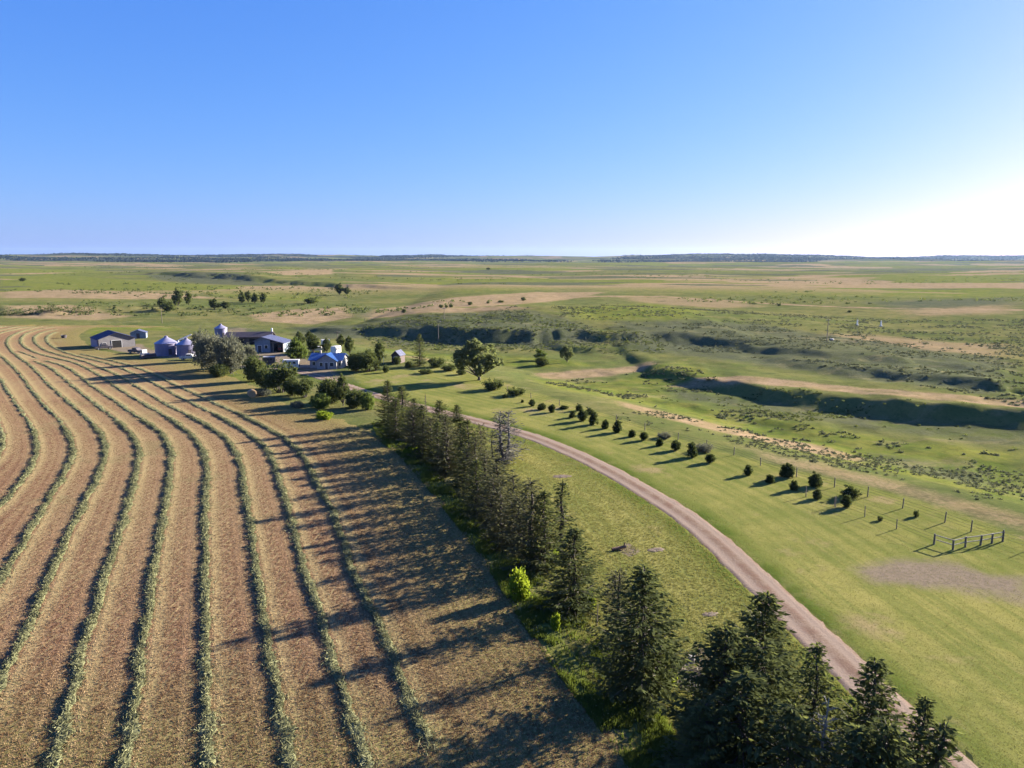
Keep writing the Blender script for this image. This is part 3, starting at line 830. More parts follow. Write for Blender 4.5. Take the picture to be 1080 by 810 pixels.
def spruce_proto(name, H=9.0, Rm=1.9, dens=1.0, whorl=.30, droop=.25, mat='spruce', bark='bark', base=.04, power=.8, ragged=.25, needles=1.0, forked=False):
    t = empty(name, (0, -500, 0))
    tr = MB()
    tops = [(0, 0)]
    if forked:
        tops = [(-.35, 0), (.45, .1)]
    Vl = []; tl = []
    for (ox, oy) in tops:
        n = 8
        Hh = H * (1 if ox <= 0 else .97)
        pts = [(ox * min(1, i / 2.5) + .06 * math.sin(i * 1.3), oy * min(1, i / 2.5) + .06 * math.cos(i * 1.7), Hh * i / n) for i in range(n + 1)]
        tr.tube(pts, [(.115 + .006 * H) * (1 - i / n) ** .8 + .015 for i in range(n + 1)], 7)
        z = base * Hh + rng.uniform(0, .2)
        while z < Hh * .985:
            f = z / Hh
            Lm = Rm * (1 - f) ** power * (min(1, .62 + f * 2.4)) + .10
            nb = int(rng.integers(5, 8)) if f < .85 else 5
            a0 = rng.uniform(0, 6.28)
            for b in range(nb):
                if rng.uniform() > dens + .12: continue
                az = a0 + b * 6.283 / nb + rng.normal(0, .22)
                L = Lm * (1 + rng.uniform(-ragged * 1.2, ragged))
                if rng.uniform() < .07 * ragged * 4: L *= .5
                el = -.35 + f * 1.0 + rng.normal(0, .10)
                px, py = np.interp(z, [p[2] for p in pts], [p[0] for p in pts]), np.interp(z, [p[2] for p in pts], [p[1] for p in pts])
                ns = max(3, int(L / .17))
                s = np.linspace(0, 1, ns + 1)
                hor = L * s
                ver = L * (math.tan(el) * s - droop * s * (1 - s) * 1.6 + .12 * s ** 3)
                BX = px + math.cos(az) * hor; BY = py + math.sin(az) * hor; BZ = z + ver
                mid = ns // 2
                tr.tube([(BX[0], BY[0], BZ[0]), (BX[mid], BY[mid], BZ[mid]), (BX[-1], BY[-1], BZ[-1])], [.022 + .006 * L, .014 + .003 * L, .004], 3, False)
                for i in range(1, ns + 1):
                    if s[i] < .16: continue
                    tw = .36 * L * (1.05 - s[i]) + .13
                    for sd in (-1, 1):
                        if rng.uniform() > .92 * needles: continue
                        ta = az + sd * rng.uniform(.5, 1.0)
                        m = max(1, int(tw / .16))
                        for j in range(m):
                            q = (j + .5) / m * tw
                            if rng.uniform() > .55 + .45 * dens * needles: continue
                            dz = -.16 * q - rng.uniform(0, .06)
                            c = np.array([BX[i] + math.cos(ta) * q, BY[i] + math.sin(ta) * q, BZ[i] + dz])
                            dd = np.array([math.cos(ta + rng.normal(0, .3)), math.sin(ta + rng.normal(0, .3)), rng.normal(-.18, .28)]) * rng.uniform(.11, .19)
                            ww = np.cross(dd, (rng.normal(0, .55), rng.normal(0, .55), 1)); ww = ww / (np.linalg.norm(ww) + 1e-9) * rng.uniform(.045, .085)
                            Vl += [c - dd, c + ww, c + dd, c - ww]
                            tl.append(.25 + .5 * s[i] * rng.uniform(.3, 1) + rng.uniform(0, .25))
                # tip
                for _ in range(2):
                    c = np.array([BX[-1], BY[-1], BZ[-1]]) + rng.normal(0, .03, 3)
                    dd = np.array([math.cos(az), math.sin(az), .1]) * .14; ww = np.cross(dd, rng.normal(0, 1, 3)); ww = ww / np.linalg.norm(ww) * .05
                    if rng.uniform() < needles:
                        Vl += [c - dd, c + ww, c + dd, c - ww]; tl.append(rng.uniform(.6, 1))
            z += whorl * rng.uniform(.75, 1.25) * (1 if f < .7 else .75)
        # leader
        for k in range(int(26 * needles) + 1):
            zz = Hh * rng.uniform(.93, 1.015); an = rng.uniform(0, 6.28); rr_ = .04 + (Hh - zz) * .28
            c = np.array([pts[-1][0] + math.cos(an) * rr_ * .5, pts[-1][1] + math.sin(an) * rr_ * .5, zz])
            dd = np.array([math.cos(an) * .4, math.sin(an) * .4, 1.0]) * .10; ww = np.cross(dd, rng.normal(0, 1, 3)); ww = ww / np.linalg.norm(ww) * .04
            Vl += [c - dd, c + ww, c + dd, c - ww]; tl.append(rng.uniform(.4, 1))
    tr.build('trunk', bark, t)
    Vl = np.array(Vl)
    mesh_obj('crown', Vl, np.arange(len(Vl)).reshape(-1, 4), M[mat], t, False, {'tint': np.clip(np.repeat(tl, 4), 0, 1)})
    t['H'] = H; t['Rr'] = Rm
    return t

def shrub_proto(name, H=3.0, Rm=1.6, clumps=46, leaves=90, leaf=.17, mat='dark_shrub', base=.06, stems=6, spread=.36, egg=1.0, one_mesh=False, bark='bark', part='foliage', trunk_h=0.0, lobes=None):
    t = empty(name, (0, -500, 0))
    C = []; T = []
    st = MB()
    if lobes is None:
        lobes = [(0, 0, .5, 1.0)]
    for k in range(clumps):
        lx, ly, lz, ls = lobes[int(rng.integers(len(lobes)))]
        u = rng.normal(0, 1, 3); u /= np.linalg.norm(u)
        r = rng.uniform(.25, 1.0) ** .45 * rng.uniform(.82, 1.12)
        if u[2] < 0: u[2] *= .9
        cen = np.array([lx * Rm + u[0] * r * Rm * ls, ly * Rm + u[1] * r * Rm * ls, trunk_h + (H - trunk_h) * (lz + u[2] * r * .5 * ls * egg)])
        cen[2] = max(cen[2], base * H + .05)
        sp = spread * rng.uniform(.6, 1.35) * ls
        n = int(leaves * rng.uniform(.6, 1.3))
        pts = cen + rng.normal(0, 1, (n, 3)) * np.array([sp, sp, sp * .75])
        pts[:, 2] = np.maximum(pts[:, 2], .04)
        C.append(pts); T.append(np.clip(.45 + rng.normal(0, .22) + rng.uniform(-.2, .2, n), 0, 1))
        if k < stems * 3 and k % 1 == 0:
            b = (lx * Rm * .3 + rng.normal(0, .05 * Rm), ly * Rm * .3 + rng.normal(0, .05 * Rm), 0) if trunk_h == 0 else (0, 0, trunk_h * .8)
            mid = ((b[0] + cen[0]) / 2 + rng.normal(0, .08), (b[1] + cen[1]) / 2 + rng.normal(0, .08), (b[2] + cen[2]) * .45 + trunk_h * .3)
            st.tube([b, mid, cen], [.03 + .012 * H, .02 + .007 * H, .008], 5, False)
    if trunk_h:
        st.tube([(0, 0, 0), (.1, .05, trunk_h * .5), (0, 0, trunk_h)], [.09 + .028 * H, .07 + .022 * H, .05 + .016 * H], 8)
    C = np.concatenate(C); T = np.concatenate(T)
    V, F = leaf_quads(C, leaf)
    st.build('stem' if not trunk_h else 'trunk', bark, t)
    mesh_obj(part, V, F, M[mat], t, False, {'tint': np.repeat(T, 4)})
    t['H'] = H; t['Rr'] = Rm
    return t

def dead_proto(name, H=7.0, Rm=1.4, nb=46, bark='dead_bark'):
    t = empty(name, (0, -500, 0))
    tr = MB()
    n = 8
    pts = [(.08 * math.sin(i), .08 * math.cos(i * 1.4), H * i / n) for i in range(n + 1)]
    tr.tube(pts, [.15 * (1 - i / n) + .02 for i in range(n + 1)], 7)
    tr.build('trunk', bark, t)
    br = MB()
    for k in range(nb):
        f = rng.uniform(.1, .97); az = rng.uniform(0, 6.28); L = Rm * (1 - f) ** .6 * rng.uniform(.5, 1.15) + .15
        el = rng.uniform(-.1, .55)
        p0 = np.array([0, 0, f * H]); d = np.array([math.cos(az), math.sin(az), math.tan(el)])
        p1 = p0 + d * L * .5 + rng.normal(0, .05, 3); p2 = p0 + d * L + np.array([0, 0, .12 * L])
        br.tube([p0, p1, p2], [.03, .02, .005], 4, False)
        for j in range(5):
            q = p1 + (p2 - p1) * rng.uniform(0, .9); a2 = az + rng.normal(0, .9); l2 = L * rng.uniform(.2, .45)
            br.tube([q, q + np.array([math.cos(a2) * l2, math.sin(a2) * l2, rng.uniform(-.1, .4) * l2])], [.012, .004], 3, False)
    br.build('branches', bark, t)
    t['H'] = H; t['Rr'] = Rm
    return t

PROTO_FIRST = {}
def place(proto, p, H, label, cat, group=None, wid=None, rz=None):
    """the first use moves the prototype, later ones copy it"""
    o = proto if proto.name not in PROTO_FIRST else copy_tree(proto)
    PROTO_FIRST[proto.name] = 1
    s = H / proto['H']
    o.location = (p[0], p[1], p[2] - .03)
    w = s if wid is None else wid / proto['Rr']
    o.scale = (w, w, s)
    o.rotation_euler = (0, 0, rng.uniform(0, 6.28) if rz is None else rz)
    for k in ('group', 'category', 'label'):
        if k in o: del o[k]
    tag(o, label, cat, group)
    return o

# ================================================================== build
make_terrain(); make_field(); make_road()
for P, lb in zip(ROWS, ROW_LABELS):
    make_windrow(P, lb)

def near_w(lim0, lim1):
    return lambda p: sstep(lim1, lim0, np.hypot(p[:, 0], p[:, 1]))
def z_of(p, dz=0.0):
    return np.column_stack([p, h(p[:, 0], p[:, 1]) + dz])

# stubble standing on the cut field, denser where it is near
vis_field = np.array([G0(*p) for p in [(-60, 830), (720, 830), (662, 795), (612, 735), (577, 690), (550, 648), (520, 602), (490, 560), (462, 522), (430, 484), (400, 462), (340, 440), (270, 420), (120, 420), (-60, 425)]])
p = scatter(vis_field, 210000, lambda q: np.clip((48 / np.hypot(q[:, 0], q[:, 1])) ** 1.7, .06, 1))
dr_ = np.full(len(p), 1e9); sg_ = np.ones(len(p))
for RW in ROWS:
    d_, s_, _, _ = poly_near(p[:, 0], p[:, 1], RW[::5])
    k_ = d_ < dr_; dr_[k_] = d_[k_]; sg_[k_] = -s_[k_]
dd_ = dr_ * sg_
ln_ = vnoise(dd_ * 2.0 + 40, dd_ * 0, 201) * .55 + vnoise(dd_ * 4.5 + 90, dd_ * 0, 202) * .45 + .35 * (fbm(p[:, 0] / 3., p[:, 1] / 9., 203, 3) - .5)
tn_ = np.clip(sstep(.30, .72, ln_) * .9 - .5 * sstep(.35, .12, np.abs(np.abs(dd_) - 2.1)) + .55 * sstep(.45, .7, dd_) * sstep(1.7, 1.0, dd_) - .1, 0, 1)
tag(blades(z_of(p, .02), .10, .06, 1.0, 2, 'stubble', 'stubble', None, tn_), 'short reddish tan stubble standing between the windrows', 'stubble', kind='stuff')
# lawn grass, road verges
LAWNW = W([(372, 398), (420, 392), (470, 392), (520, 404), (560, 418), (620, 436), (700, 463), (760, 483), (840, 503), (925, 523), (1000, 545), (1062, 570), (1130, 600), (1130, 840), (700, 840), (625, 740), (560, 620), (490, 520), (430, 455), (395, 432)])
p = scatter(LAWNW, 150000, lambda q: np.clip((50 / np.hypot(q[:, 0], q[:, 1])) ** 1.5, .08, 1))
p = p[poly_near(p[:, 0], p[:, 1], ROAD[::3])[0] > 1.75]
# shorter grass on the open lawn, longer between the road and the trees
side = poly_near(p[:, 0], p[:, 1], ROAD[::3])
inner = side[1] < 0
tag(blades(z_of(p[~inner]), .04, .035, 1.4, 2, 'lawn_grass', 'grass'), 'mown yellow green grass between the gravel road and the juniper row', 'grass', kind='stuff')
tag(blades(z_of(p[inner]), .11, .04, 1.2, 4, 'meadow_grass', 'grass'), 'longer yellow green grass between the spruce belt and the gravel road', 'grass', kind='stuff')
# rank grass along the foot of the spruce belt
STRIP = np.array([G0(*q) for q in [(392, 446), (410, 452), (440, 478), (480, 520), (520, 570), (575, 615), (625, 660), (672, 720), (720, 790), (760, 840), (690, 840), (650, 795), (606, 735), (572, 690), (546, 650), (516, 602), (486, 560), (456, 522), (424, 484), (400, 465)]])
p = scatter(STRIP, 17000, lambda q: sstep(.46, .62, fbm(q[:, 0] / 2.6, q[:, 1] / 2.6, 77, 3)) * .95 + .05)
hg = .22 + .45 * np.repeat(fbm(p[:, 0] / 2.0, p[:, 1] / 2.0, 78, 2), 4)
tag(blades(z_of(p), hg, .07, .7, 4, 'tall_grass', 'tall'), 'rank green grass along the field side of the spruce belt', 'tall grass', kind='stuff')
# weeds and sagebrush of the creek bottom and the far slopes
def sage_field(poly, n, size, name, label, seed, lim=.5, mat='sage'):
    p = scatter(poly, n, lambda q: sstep(lim, lim + .14, fbm(q[:, 0] / 14., q[:, 1] / 9., seed, 4)) + .02)
    p3 = z_of(p)
    m = 9
    C = np.repeat(p3, m, 0); sz = np.repeat(size * rng.uniform(.4, 1.5, len(p3)), m)
    o = rng.normal(0, 1, (len(C), 3)); o[:, 2] = np.abs(o[:, 2])
    C = C + o * (sz * .42)[:, None] * np.array([1.1, 1.1, .55])
    V, F = leaf_quads(C, size * .7)
    ob = mesh_obj(name, V, F, M[mat], None, False, {'tint': np.repeat(rng.uniform(0, 1, len(C)), 4)})
    tag(ob, label, 'weeds', kind='stuff')
CREEK = W([(640, 445), (700, 432), (800, 450), (900, 465), (1000, 468), (1110, 478), (1110, 560), (1000, 525), (900, 500), (800, 482), (720, 462)])
sage_field(CREEK, 900, .34, 'creek_weeds', 'patchy grey green weeds over the creek bottom beyond the corral', 101, .46)
SLOPE = W([(400, 357), (560, 362), (700, 362), (820, 378), (900, 392), (1100, 430), (1200, 420), (1200, 330), (1000, 335), (800, 330), (640, 320), (560, 335), (400, 342)])
sage_field(SLOPE, 5200, .6, 'sagebrush', 'low sagebrush dotting the slopes beyond the creek', 111, .45)
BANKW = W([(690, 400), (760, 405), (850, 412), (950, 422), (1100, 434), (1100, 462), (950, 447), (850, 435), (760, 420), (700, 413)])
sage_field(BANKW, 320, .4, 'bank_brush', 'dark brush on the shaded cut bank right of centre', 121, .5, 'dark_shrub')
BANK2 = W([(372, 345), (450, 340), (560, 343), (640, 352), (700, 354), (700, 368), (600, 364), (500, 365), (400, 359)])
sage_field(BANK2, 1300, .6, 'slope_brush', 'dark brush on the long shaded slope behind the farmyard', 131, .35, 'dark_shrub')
MID = W([(560, 400), (640, 385), (720, 380), (800, 420), (900, 445), (1080, 468), (900, 470), (760, 445), (660, 420)])
sage_field(MID, 450, .5, 'meadow_tufts', 'scattered dark tufts on the green creek meadow', 141, .5)

# ---------------------------------------------------------------- spruces of the windbreak
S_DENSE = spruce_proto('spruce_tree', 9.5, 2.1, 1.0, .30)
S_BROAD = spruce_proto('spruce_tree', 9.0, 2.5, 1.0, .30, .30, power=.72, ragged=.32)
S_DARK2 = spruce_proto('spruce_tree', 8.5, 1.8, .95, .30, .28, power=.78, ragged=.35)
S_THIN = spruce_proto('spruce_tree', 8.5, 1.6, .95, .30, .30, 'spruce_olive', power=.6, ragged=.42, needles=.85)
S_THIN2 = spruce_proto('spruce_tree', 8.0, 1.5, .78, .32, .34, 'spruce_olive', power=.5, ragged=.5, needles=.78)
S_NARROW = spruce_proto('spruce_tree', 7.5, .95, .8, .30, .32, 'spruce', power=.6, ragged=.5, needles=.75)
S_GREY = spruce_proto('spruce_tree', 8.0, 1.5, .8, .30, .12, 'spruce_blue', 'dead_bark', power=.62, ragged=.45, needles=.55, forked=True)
DEAD = dead_proto('dead_spruce', 7.2, 1.7, 60)
DEAD2 = dead_proto('dead_spruce', 8.0, 1.0, 40, 'bark')
SPR = [  # proto, base px, top row (or height if < 30), crown radius, label
    (S_DENSE, (410, 448), 402, 2.0, 'dark pointed spruce at the farmyard end of the spruce belt'),
    (S_DARK2, (425, 453), 408, 2.1, 'dark spruce second from the farmyard end of the spruce belt'),
    (S_DARK2, (418, 462), 421, 1.9, 'lower dark spruce standing in front of the second belt spruce'),
    (S_BROAD, (438, 464), 421, 1.9, 'blunt rounded spruce left of the bare forked snag in the belt'),
    (S_THIN, (436, 476), 432, 1.8, 'olive spruce in the dense front edge of the belt below the blunt rounded one'),
    (S_BROAD, (464, 461), 423, 1.8, 'stout round topped spruce just right of the bare forked snag'),
    (S_DARK2, (482, 444), 427, 1.2, 'small dark spruce standing alone on the road verge behind the belt'),
    (S_THIN, (455, 484), 440, 1.8, 'olive green spruce in mid belt with dense lower boughs'),
    (S_THIN, (470, 478), 438, 1.7, 'olive spruce behind the mid belt, its top below the small verge spruce'),
    (S_THIN, (472, 500), 452, 1.7, 'olive spruce leaning over the lime grass in mid belt'),
    (S_DARK2, (486, 492), 446, 1.7, 'dark olive spruce in the thick middle of the belt'),
    (S_DENSE, (494, 512), 444, 2.0, 'tall dark spruce at the middle of the belt, left of the grey twin spruce'),
    (S_THIN2, (507, 502), 449, 1.3, 'thin spruce with a reddish bare top right of the tall middle one'),
    (S_DARK2, (447, 476), 428, 1.6, 'dark spruce wedged between the blunt rounded one and the snag'),
    (S_DARK2, (462, 490), 446, 1.7, 'dark spruce in the front edge of mid belt below the stout round topped one'),
    (S_THIN, (502, 522), 462, 1.6, 'olive spruce touching the right side of the tall middle one'),
    (S_DARK2, (503, 542), 486, 1.6, 'low dark spruce on the field edge in front of the see through one'),
    (S_THIN, (528, 572), 514, 1.5, 'olive spruce on the field side before the bare pole stemmed one'),
    (S_GREY, (533, 486), 434, 1.6, 'grey twin topped spruce standing clear on the grass beside the road'),
    (S_THIN2, (512, 530), 478, 1.6, 'see through spruce in mid belt in front of the grey twin one'),
    (S_THIN2, (525, 545), 488, 1.6, 'thin brownish spruce right below the grey twin one'),
    (S_THIN2, (520, 556), 502, 1.5, 'thin low spruce on the field edge in mid belt'),
    (S_THIN, (541, 556), 501, 1.4, 'slim olive spruce with a bare pole stem, left of the paired thin ones'),
    (S_THIN, (560, 598), 507, 1.7, 'tall thin olive spruce, left one of a tight pair'),
    (S_DARK2, (573, 602), 519, 1.7, 'darker spruce, right one of a tight pair'),
    (S_THIN, (548, 580), 524, 1.6, 'shaggy olive spruce crowding the left side of the tight pair'),
    (S_NARROW, (592, 578), 508, 1.0, 'very narrow dark spruce standing apart behind the tight pair'),
    (S_DARK2, (604, 641), 559, 1.9, 'full olive spruce standing alone beside lime green bushes'),
    (S_THIN2, (651, 678), 603, 1.3, 'thin pale spruce close on the left of the big dark spruce'),
    (S_DENSE, (680, 730), 600, 2.4, 'big dark conical spruce standing clear on the grass in the right foreground'),
    (S_DENSE, (808, 772), 628, 2.3, 'tallest foreground spruce, its top against the gravel road'),
    (S_BROAD, (766, 800), 664, 2.5, 'broad spruce at the left side of the bottom right clump'),
    (S_BROAD, (806, 812), 682, 2.5, 'bushy green spruce in front of the tallest foreground one'),
    (S_DARK2, (786, 842), 712, 2.3, 'dark low spruce at the bottom edge, left half of the clump'),
    (S_DENSE, (863, 836), 683, 1.7, 'slender pointed spruce in the middle of the bottom right clump'),
    (S_DENSE, (924, 850), 699, 2.1, 'pointed spruce near the road, third peak of the bottom right clump'),
    (S_BROAD, (936, 905), 764, 2.1, 'bushy light green spruce at the bottom edge near the road'),
    (S_DARK2, (976, 880), 738, 1.4, 'double headed dark spruce at the right end of the clump'),
    (S_NARROW, (995, 895), 764, 1.1, 'short narrow spruce at the far right end of the bottom clump'),
    (S_DARK2, (836, 880), 745, 2.0, 'dark spruce at the bottom edge beside the bare grey snag'),
    (S_DARK2, (905, 900), 770, 1.9, 'dark spruce at the bottom edge right of the bare grey snag'),
    (S_BROAD, (745, 850), 742, 1.8, 'low dark spruce at the bottom left corner of the clump'),
]
for pr, bp, top, wr, lb in SPR:
    q = G(*bp)
    Hh_ = top_height(q, top) * 1.02
    if bp[1] > 700:      # the listed column is that of the tree's top
        zb = q[1] * math.cos(PITCH) + (CAM_Z - q[2]) * math.sin(PITCH)
        q = (q[0] * (zb - Hh_ * math.sin(PITCH)) / zb, q[1], q[2])
    place(pr, q, Hh_, lb, 'spruce', 'spruces of the windbreak', wr * (1.66 if pr in (S_THIN, S_THIN2) else 1.48) * rng.uniform(.88, 1.12))
q = G(450, 468); place(DEAD2, q, top_height(q, 414), 'bare forked snag rising above the far end of the spruce belt', 'dead tree', None, .9)
q = G(862, 868); place(DEAD, q, top_height(q, 735), 'bare grey dead spruce in the bottom right clump', 'dead tree', None, 1.6)
q = G(519, 488); place(DEAD2, q, top_height(q, 452), 'thin reddish dead spruce left of the grey twin one', 'dead tree', None, .8)

# ---------------------------------------------------------------- leafy trees and shrubs
SILVER = shrub_proto('silver_shrub', 7, 4.6, 120, 70, .30, 'silver', spread=.55, stems=5)
DARKSH = shrub_proto('leafy_shrub', 4.5, 2.8, 90, 70, .24, 'dark_shrub', spread=.42)
DARKSH2 = shrub_proto('leafy_shrub', 4.5, 2.6, 70, 80, .24, 'dark_shrub', spread=.40, lobes=[(0, 0, .5, 1), (.4, .2, .62, .6), (-.5, 0, .4, .6)])
ROUNDSH = shrub_proto('round_shrub', 3.2, 2.4, 110, 70, .18, 'green_shrub', spread=.30)
TREE = shrub_proto('leafy_tree', 7, 3.4, 120, 70, .26, 'dark_shrub', spread=.5, trunk_h=.6, lobes=[(0, 0, .55, .85), (.4, .2, .38, .55), (-.4, 0, .42, .6), (0, .1, .82, .4)])
GTREE = shrub_proto('leafy_tree', 7, 3.6, 120, 70, .26, 'green_shrub', spread=.5, trunk_h=.5, lobes=[(0, 0, .52, .85), (.45, .2, .36, .5), (-.4, 0, .40, .6), (.1, .1, .8, .42)])
COTTON = shrub_proto('cottonwood', 10, 5.0, 170, 75, .32, 'cotton', spread=.55, trunk_h=1.0, lobes=[(-.5, 0, .50, .55), (.2, 0, .58, .62), (.6, .1, .38, .45), (-.2, .2, .70, .45), (-.75, .1, .30, .32), (.1, -.3, .30, .45)])
LIME = shrub_proto('lime_bush', 1.8, 1.3, 60, 60, .16, 'lime', spread=.22)
LOWSH = shrub_proto('low_shrub', 1.6, 1.9, 60, 50, .16, 'dark_shrub', spread=.24)
SILVERLOW = shrub_proto('low_silver_shrub', 1.3, 2.4, 70, 50, .16, 'silver', spread=.26)
def put(pr, bp, top, wpx, label, cat, group=None):
    q = G(*bp)
    zc = q[1] * math.cos(PITCH) + (CAM_Z - q[2]) * math.sin(PITCH)
    return place(pr, q, max(.5, top_height(q, top)), label, cat, group, max(.3, wpx / 2 / FPX * zc * .86), 0.0 if pr.name.startswith('cottonwood') else None)
YARD = 'trees and shrubs round the farmyard'
for a in [
    (SILVER, (222, 391), 353, 36, 'big silvery olive shrub at the field edge, left of its taller twin', 'shrub'),
    (SILVER, (244, 394), 355, 36, 'big silvery olive shrub at the field edge, right one and nearest the dark evergreens', 'shrub'),
    (SILVER, (213, 381), 350, 20, 'pinkish grey thin shrub close behind the right grain bin', 'shrub'),
    (SILVER, (264, 386), 364, 16, 'pale grey shrub between the silvery shrubs and the dark trailer', 'shrub'),
    (DARKSH, (270, 402), 375, 24, 'dark green shrub between the silvery shrubs and the evergreen clump', 'shrub'),
    (DARKSH2, (296, 414), 384, 38, 'wide dark shrub in front of the horse trailer', 'shrub'),
    (DARKSH, (280, 410), 388, 22, 'dark shrub hugging the left foot of the wide one', 'shrub'),
    (DARKSH2, (322, 419), 400, 28, 'low dark shrub in front of the red dirt drive', 'shrub'),
    (DARKSH, (350, 425), 399, 30, 'dark pointed shrub below the blue roofed house', 'shrub'),
    (TREE, (362, 428), 396, 20, 'dark leafy tree at the right of the pointed shrub below the house', 'tree'),
    (ROUNDSH, (338, 431), 415, 24, 'round mid green bush standing at the field edge', 'shrub'),
    (SILVERLOW, (278, 417), 411, 18, 'low silver brush beside the round hay bale', 'shrub'),
    (SILVERLOW, (313, 430), 424, 16, 'low silver brush left of the round green bush', 'shrub'),
    (DARKSH, (375, 430), 411, 24, 'dark round shrub at the farmyard end of the spruce belt', 'shrub'),
    (ROUNDSH, (388, 432), 414, 16, 'green shrub between the dark round shrub and the first spruce', 'shrub'),
    (GTREE, (313, 384), 356, 30, 'mid green leafy tree beside the open barn', 'tree'),
    (TREE, (316, 366), 350, 16, 'small dark tree behind the leafy tree by the barn', 'tree'),
    (TREE, (331, 372), 353, 22, 'dark tree behind the left end of the blue roofed house', 'tree'),
    (TREE, (345, 372), 357, 14, 'dark tree close behind the blue roof among the white vans', 'tree'),
    (TREE, (369, 374), 355, 16, 'dark tree behind the right end of the blue roofed house', 'tree'),
    (DARKSH, (376, 391), 372, 20, 'dark shrub at the right wall of the blue roofed house', 'shrub'),
    (DARKSH2, (389, 392), 370, 26, 'large dark rounded shrub right of the house', 'shrub'),
    (TREE, (401, 384), 361, 18, 'grey green tree left of the little gabled shed', 'tree'),
    (DARKSH, (419, 384), 376, 10, 'dark bush in front of the little gabled shed', 'shrub'),
    (DARKSH, (407, 393), 385, 8, 'small round bush on the lawn below the grey green tree', 'shrub'),
    (LOWSH, (460, 387), 377, 20, 'brownish low bush right of the tall dark spruce by the shed', 'shrub'),
    (LOWSH, (450, 394), 389, 18, 'low flat bush on the lawn in front of the brownish bush', 'shrub'),
    (LOWSH, (474, 391), 384, 18, 'low dark bush left of the cottonwood foot', 'shrub'),
    (LOWSH, (487, 395), 389, 12, 'low dark bush touching the cottonwood foot', 'shrub'),
    (TREE, (211, 372), 350, 14, 'reddish grey tree rising behind the gap between bins and silvery shrubs', 'tree'),
    (DARKSH, (232, 397), 384, 22, 'dark low shrub at the foot of the two silvery shrubs', 'shrub'),
    (DARKSH, (308, 417), 398, 18, 'dark shrub joining the wide shrub and the low one before the drive', 'shrub'),
    (TREE, (326, 364), 350, 14, 'small dark tree between the barn tree and the white vans', 'tree'),
    (TREE, (360, 366), 353, 12, 'thin tree behind the tall white camper', 'tree'),
    (DARKSH, (382, 386), 372, 16, 'dark shrub filling the gap behind the large rounded shrub', 'shrub'),
    (DARKSH2, (396, 391), 377, 14, 'dark shrub at the right edge of the large rounded shrub', 'shrub'),
    (DARKSH, (432, 388), 381, 10, 'low dark bush just left of the tall dark spruce by the shed', 'shrub'),
    (COTTON, (505, 401), 356, 58, 'large grey green cottonwood standing on the far edge of the lawn', 'cottonwood'),
    (LOWSH, (521, 411), 400, 24, 'dark spreading bush right below the cottonwood', 'shrub'),
    (LOWSH, (545, 417), 409, 22, 'dark low bush right of the spreading one under the cottonwood', 'shrub'),
    (DARKSH, (572, 386), 376, 15, 'dark round bush out on the creek meadow', 'shrub'),
    (GTREE, (570, 380), 368, 18, 'pale green bush behind the dark round bush on the meadow', 'shrub'),
    (COTTON, (598, 382), 363, 17, 'small grey cottonwood alone on the creek meadow', 'cottonwood'),
    (LIME, (548, 632), 604, 26, 'bright lime bush glowing at the field edge beside the spruce belt', 'bush'),
    (LIME, (585, 592), 579, 12, 'small lime bush at the foot of the tight spruce pair', 'bush'),
    (LIME, (622, 642), 625, 12, 'small lime bush right of the lone olive spruce', 'bush'),
    (LIME, (706, 722), 706, 14, 'small lime bush at the right foot of the big dark spruce', 'bush'),
    (LIME, (586, 664), 648, 12, 'yellow lime bush below the lone olive spruce', 'bush'),
    (LIME, (436, 478), 470, 26, 'bright lime tuft in front of the far end of the spruce belt', 'bush'),
    (LIME, (342, 442), 434, 20, 'bright lime tuft below the round green bush', 'bush'),
]:
    put(*a, group=YARD if a[1][1] < 440 and a[5] in ('shrub', 'tree') else None)
q = G(443, 386); place(S_DARK2, q, top_height(q, 352), 'tall dark spruce alone by the little gabled shed', 'spruce', None, 2.3)

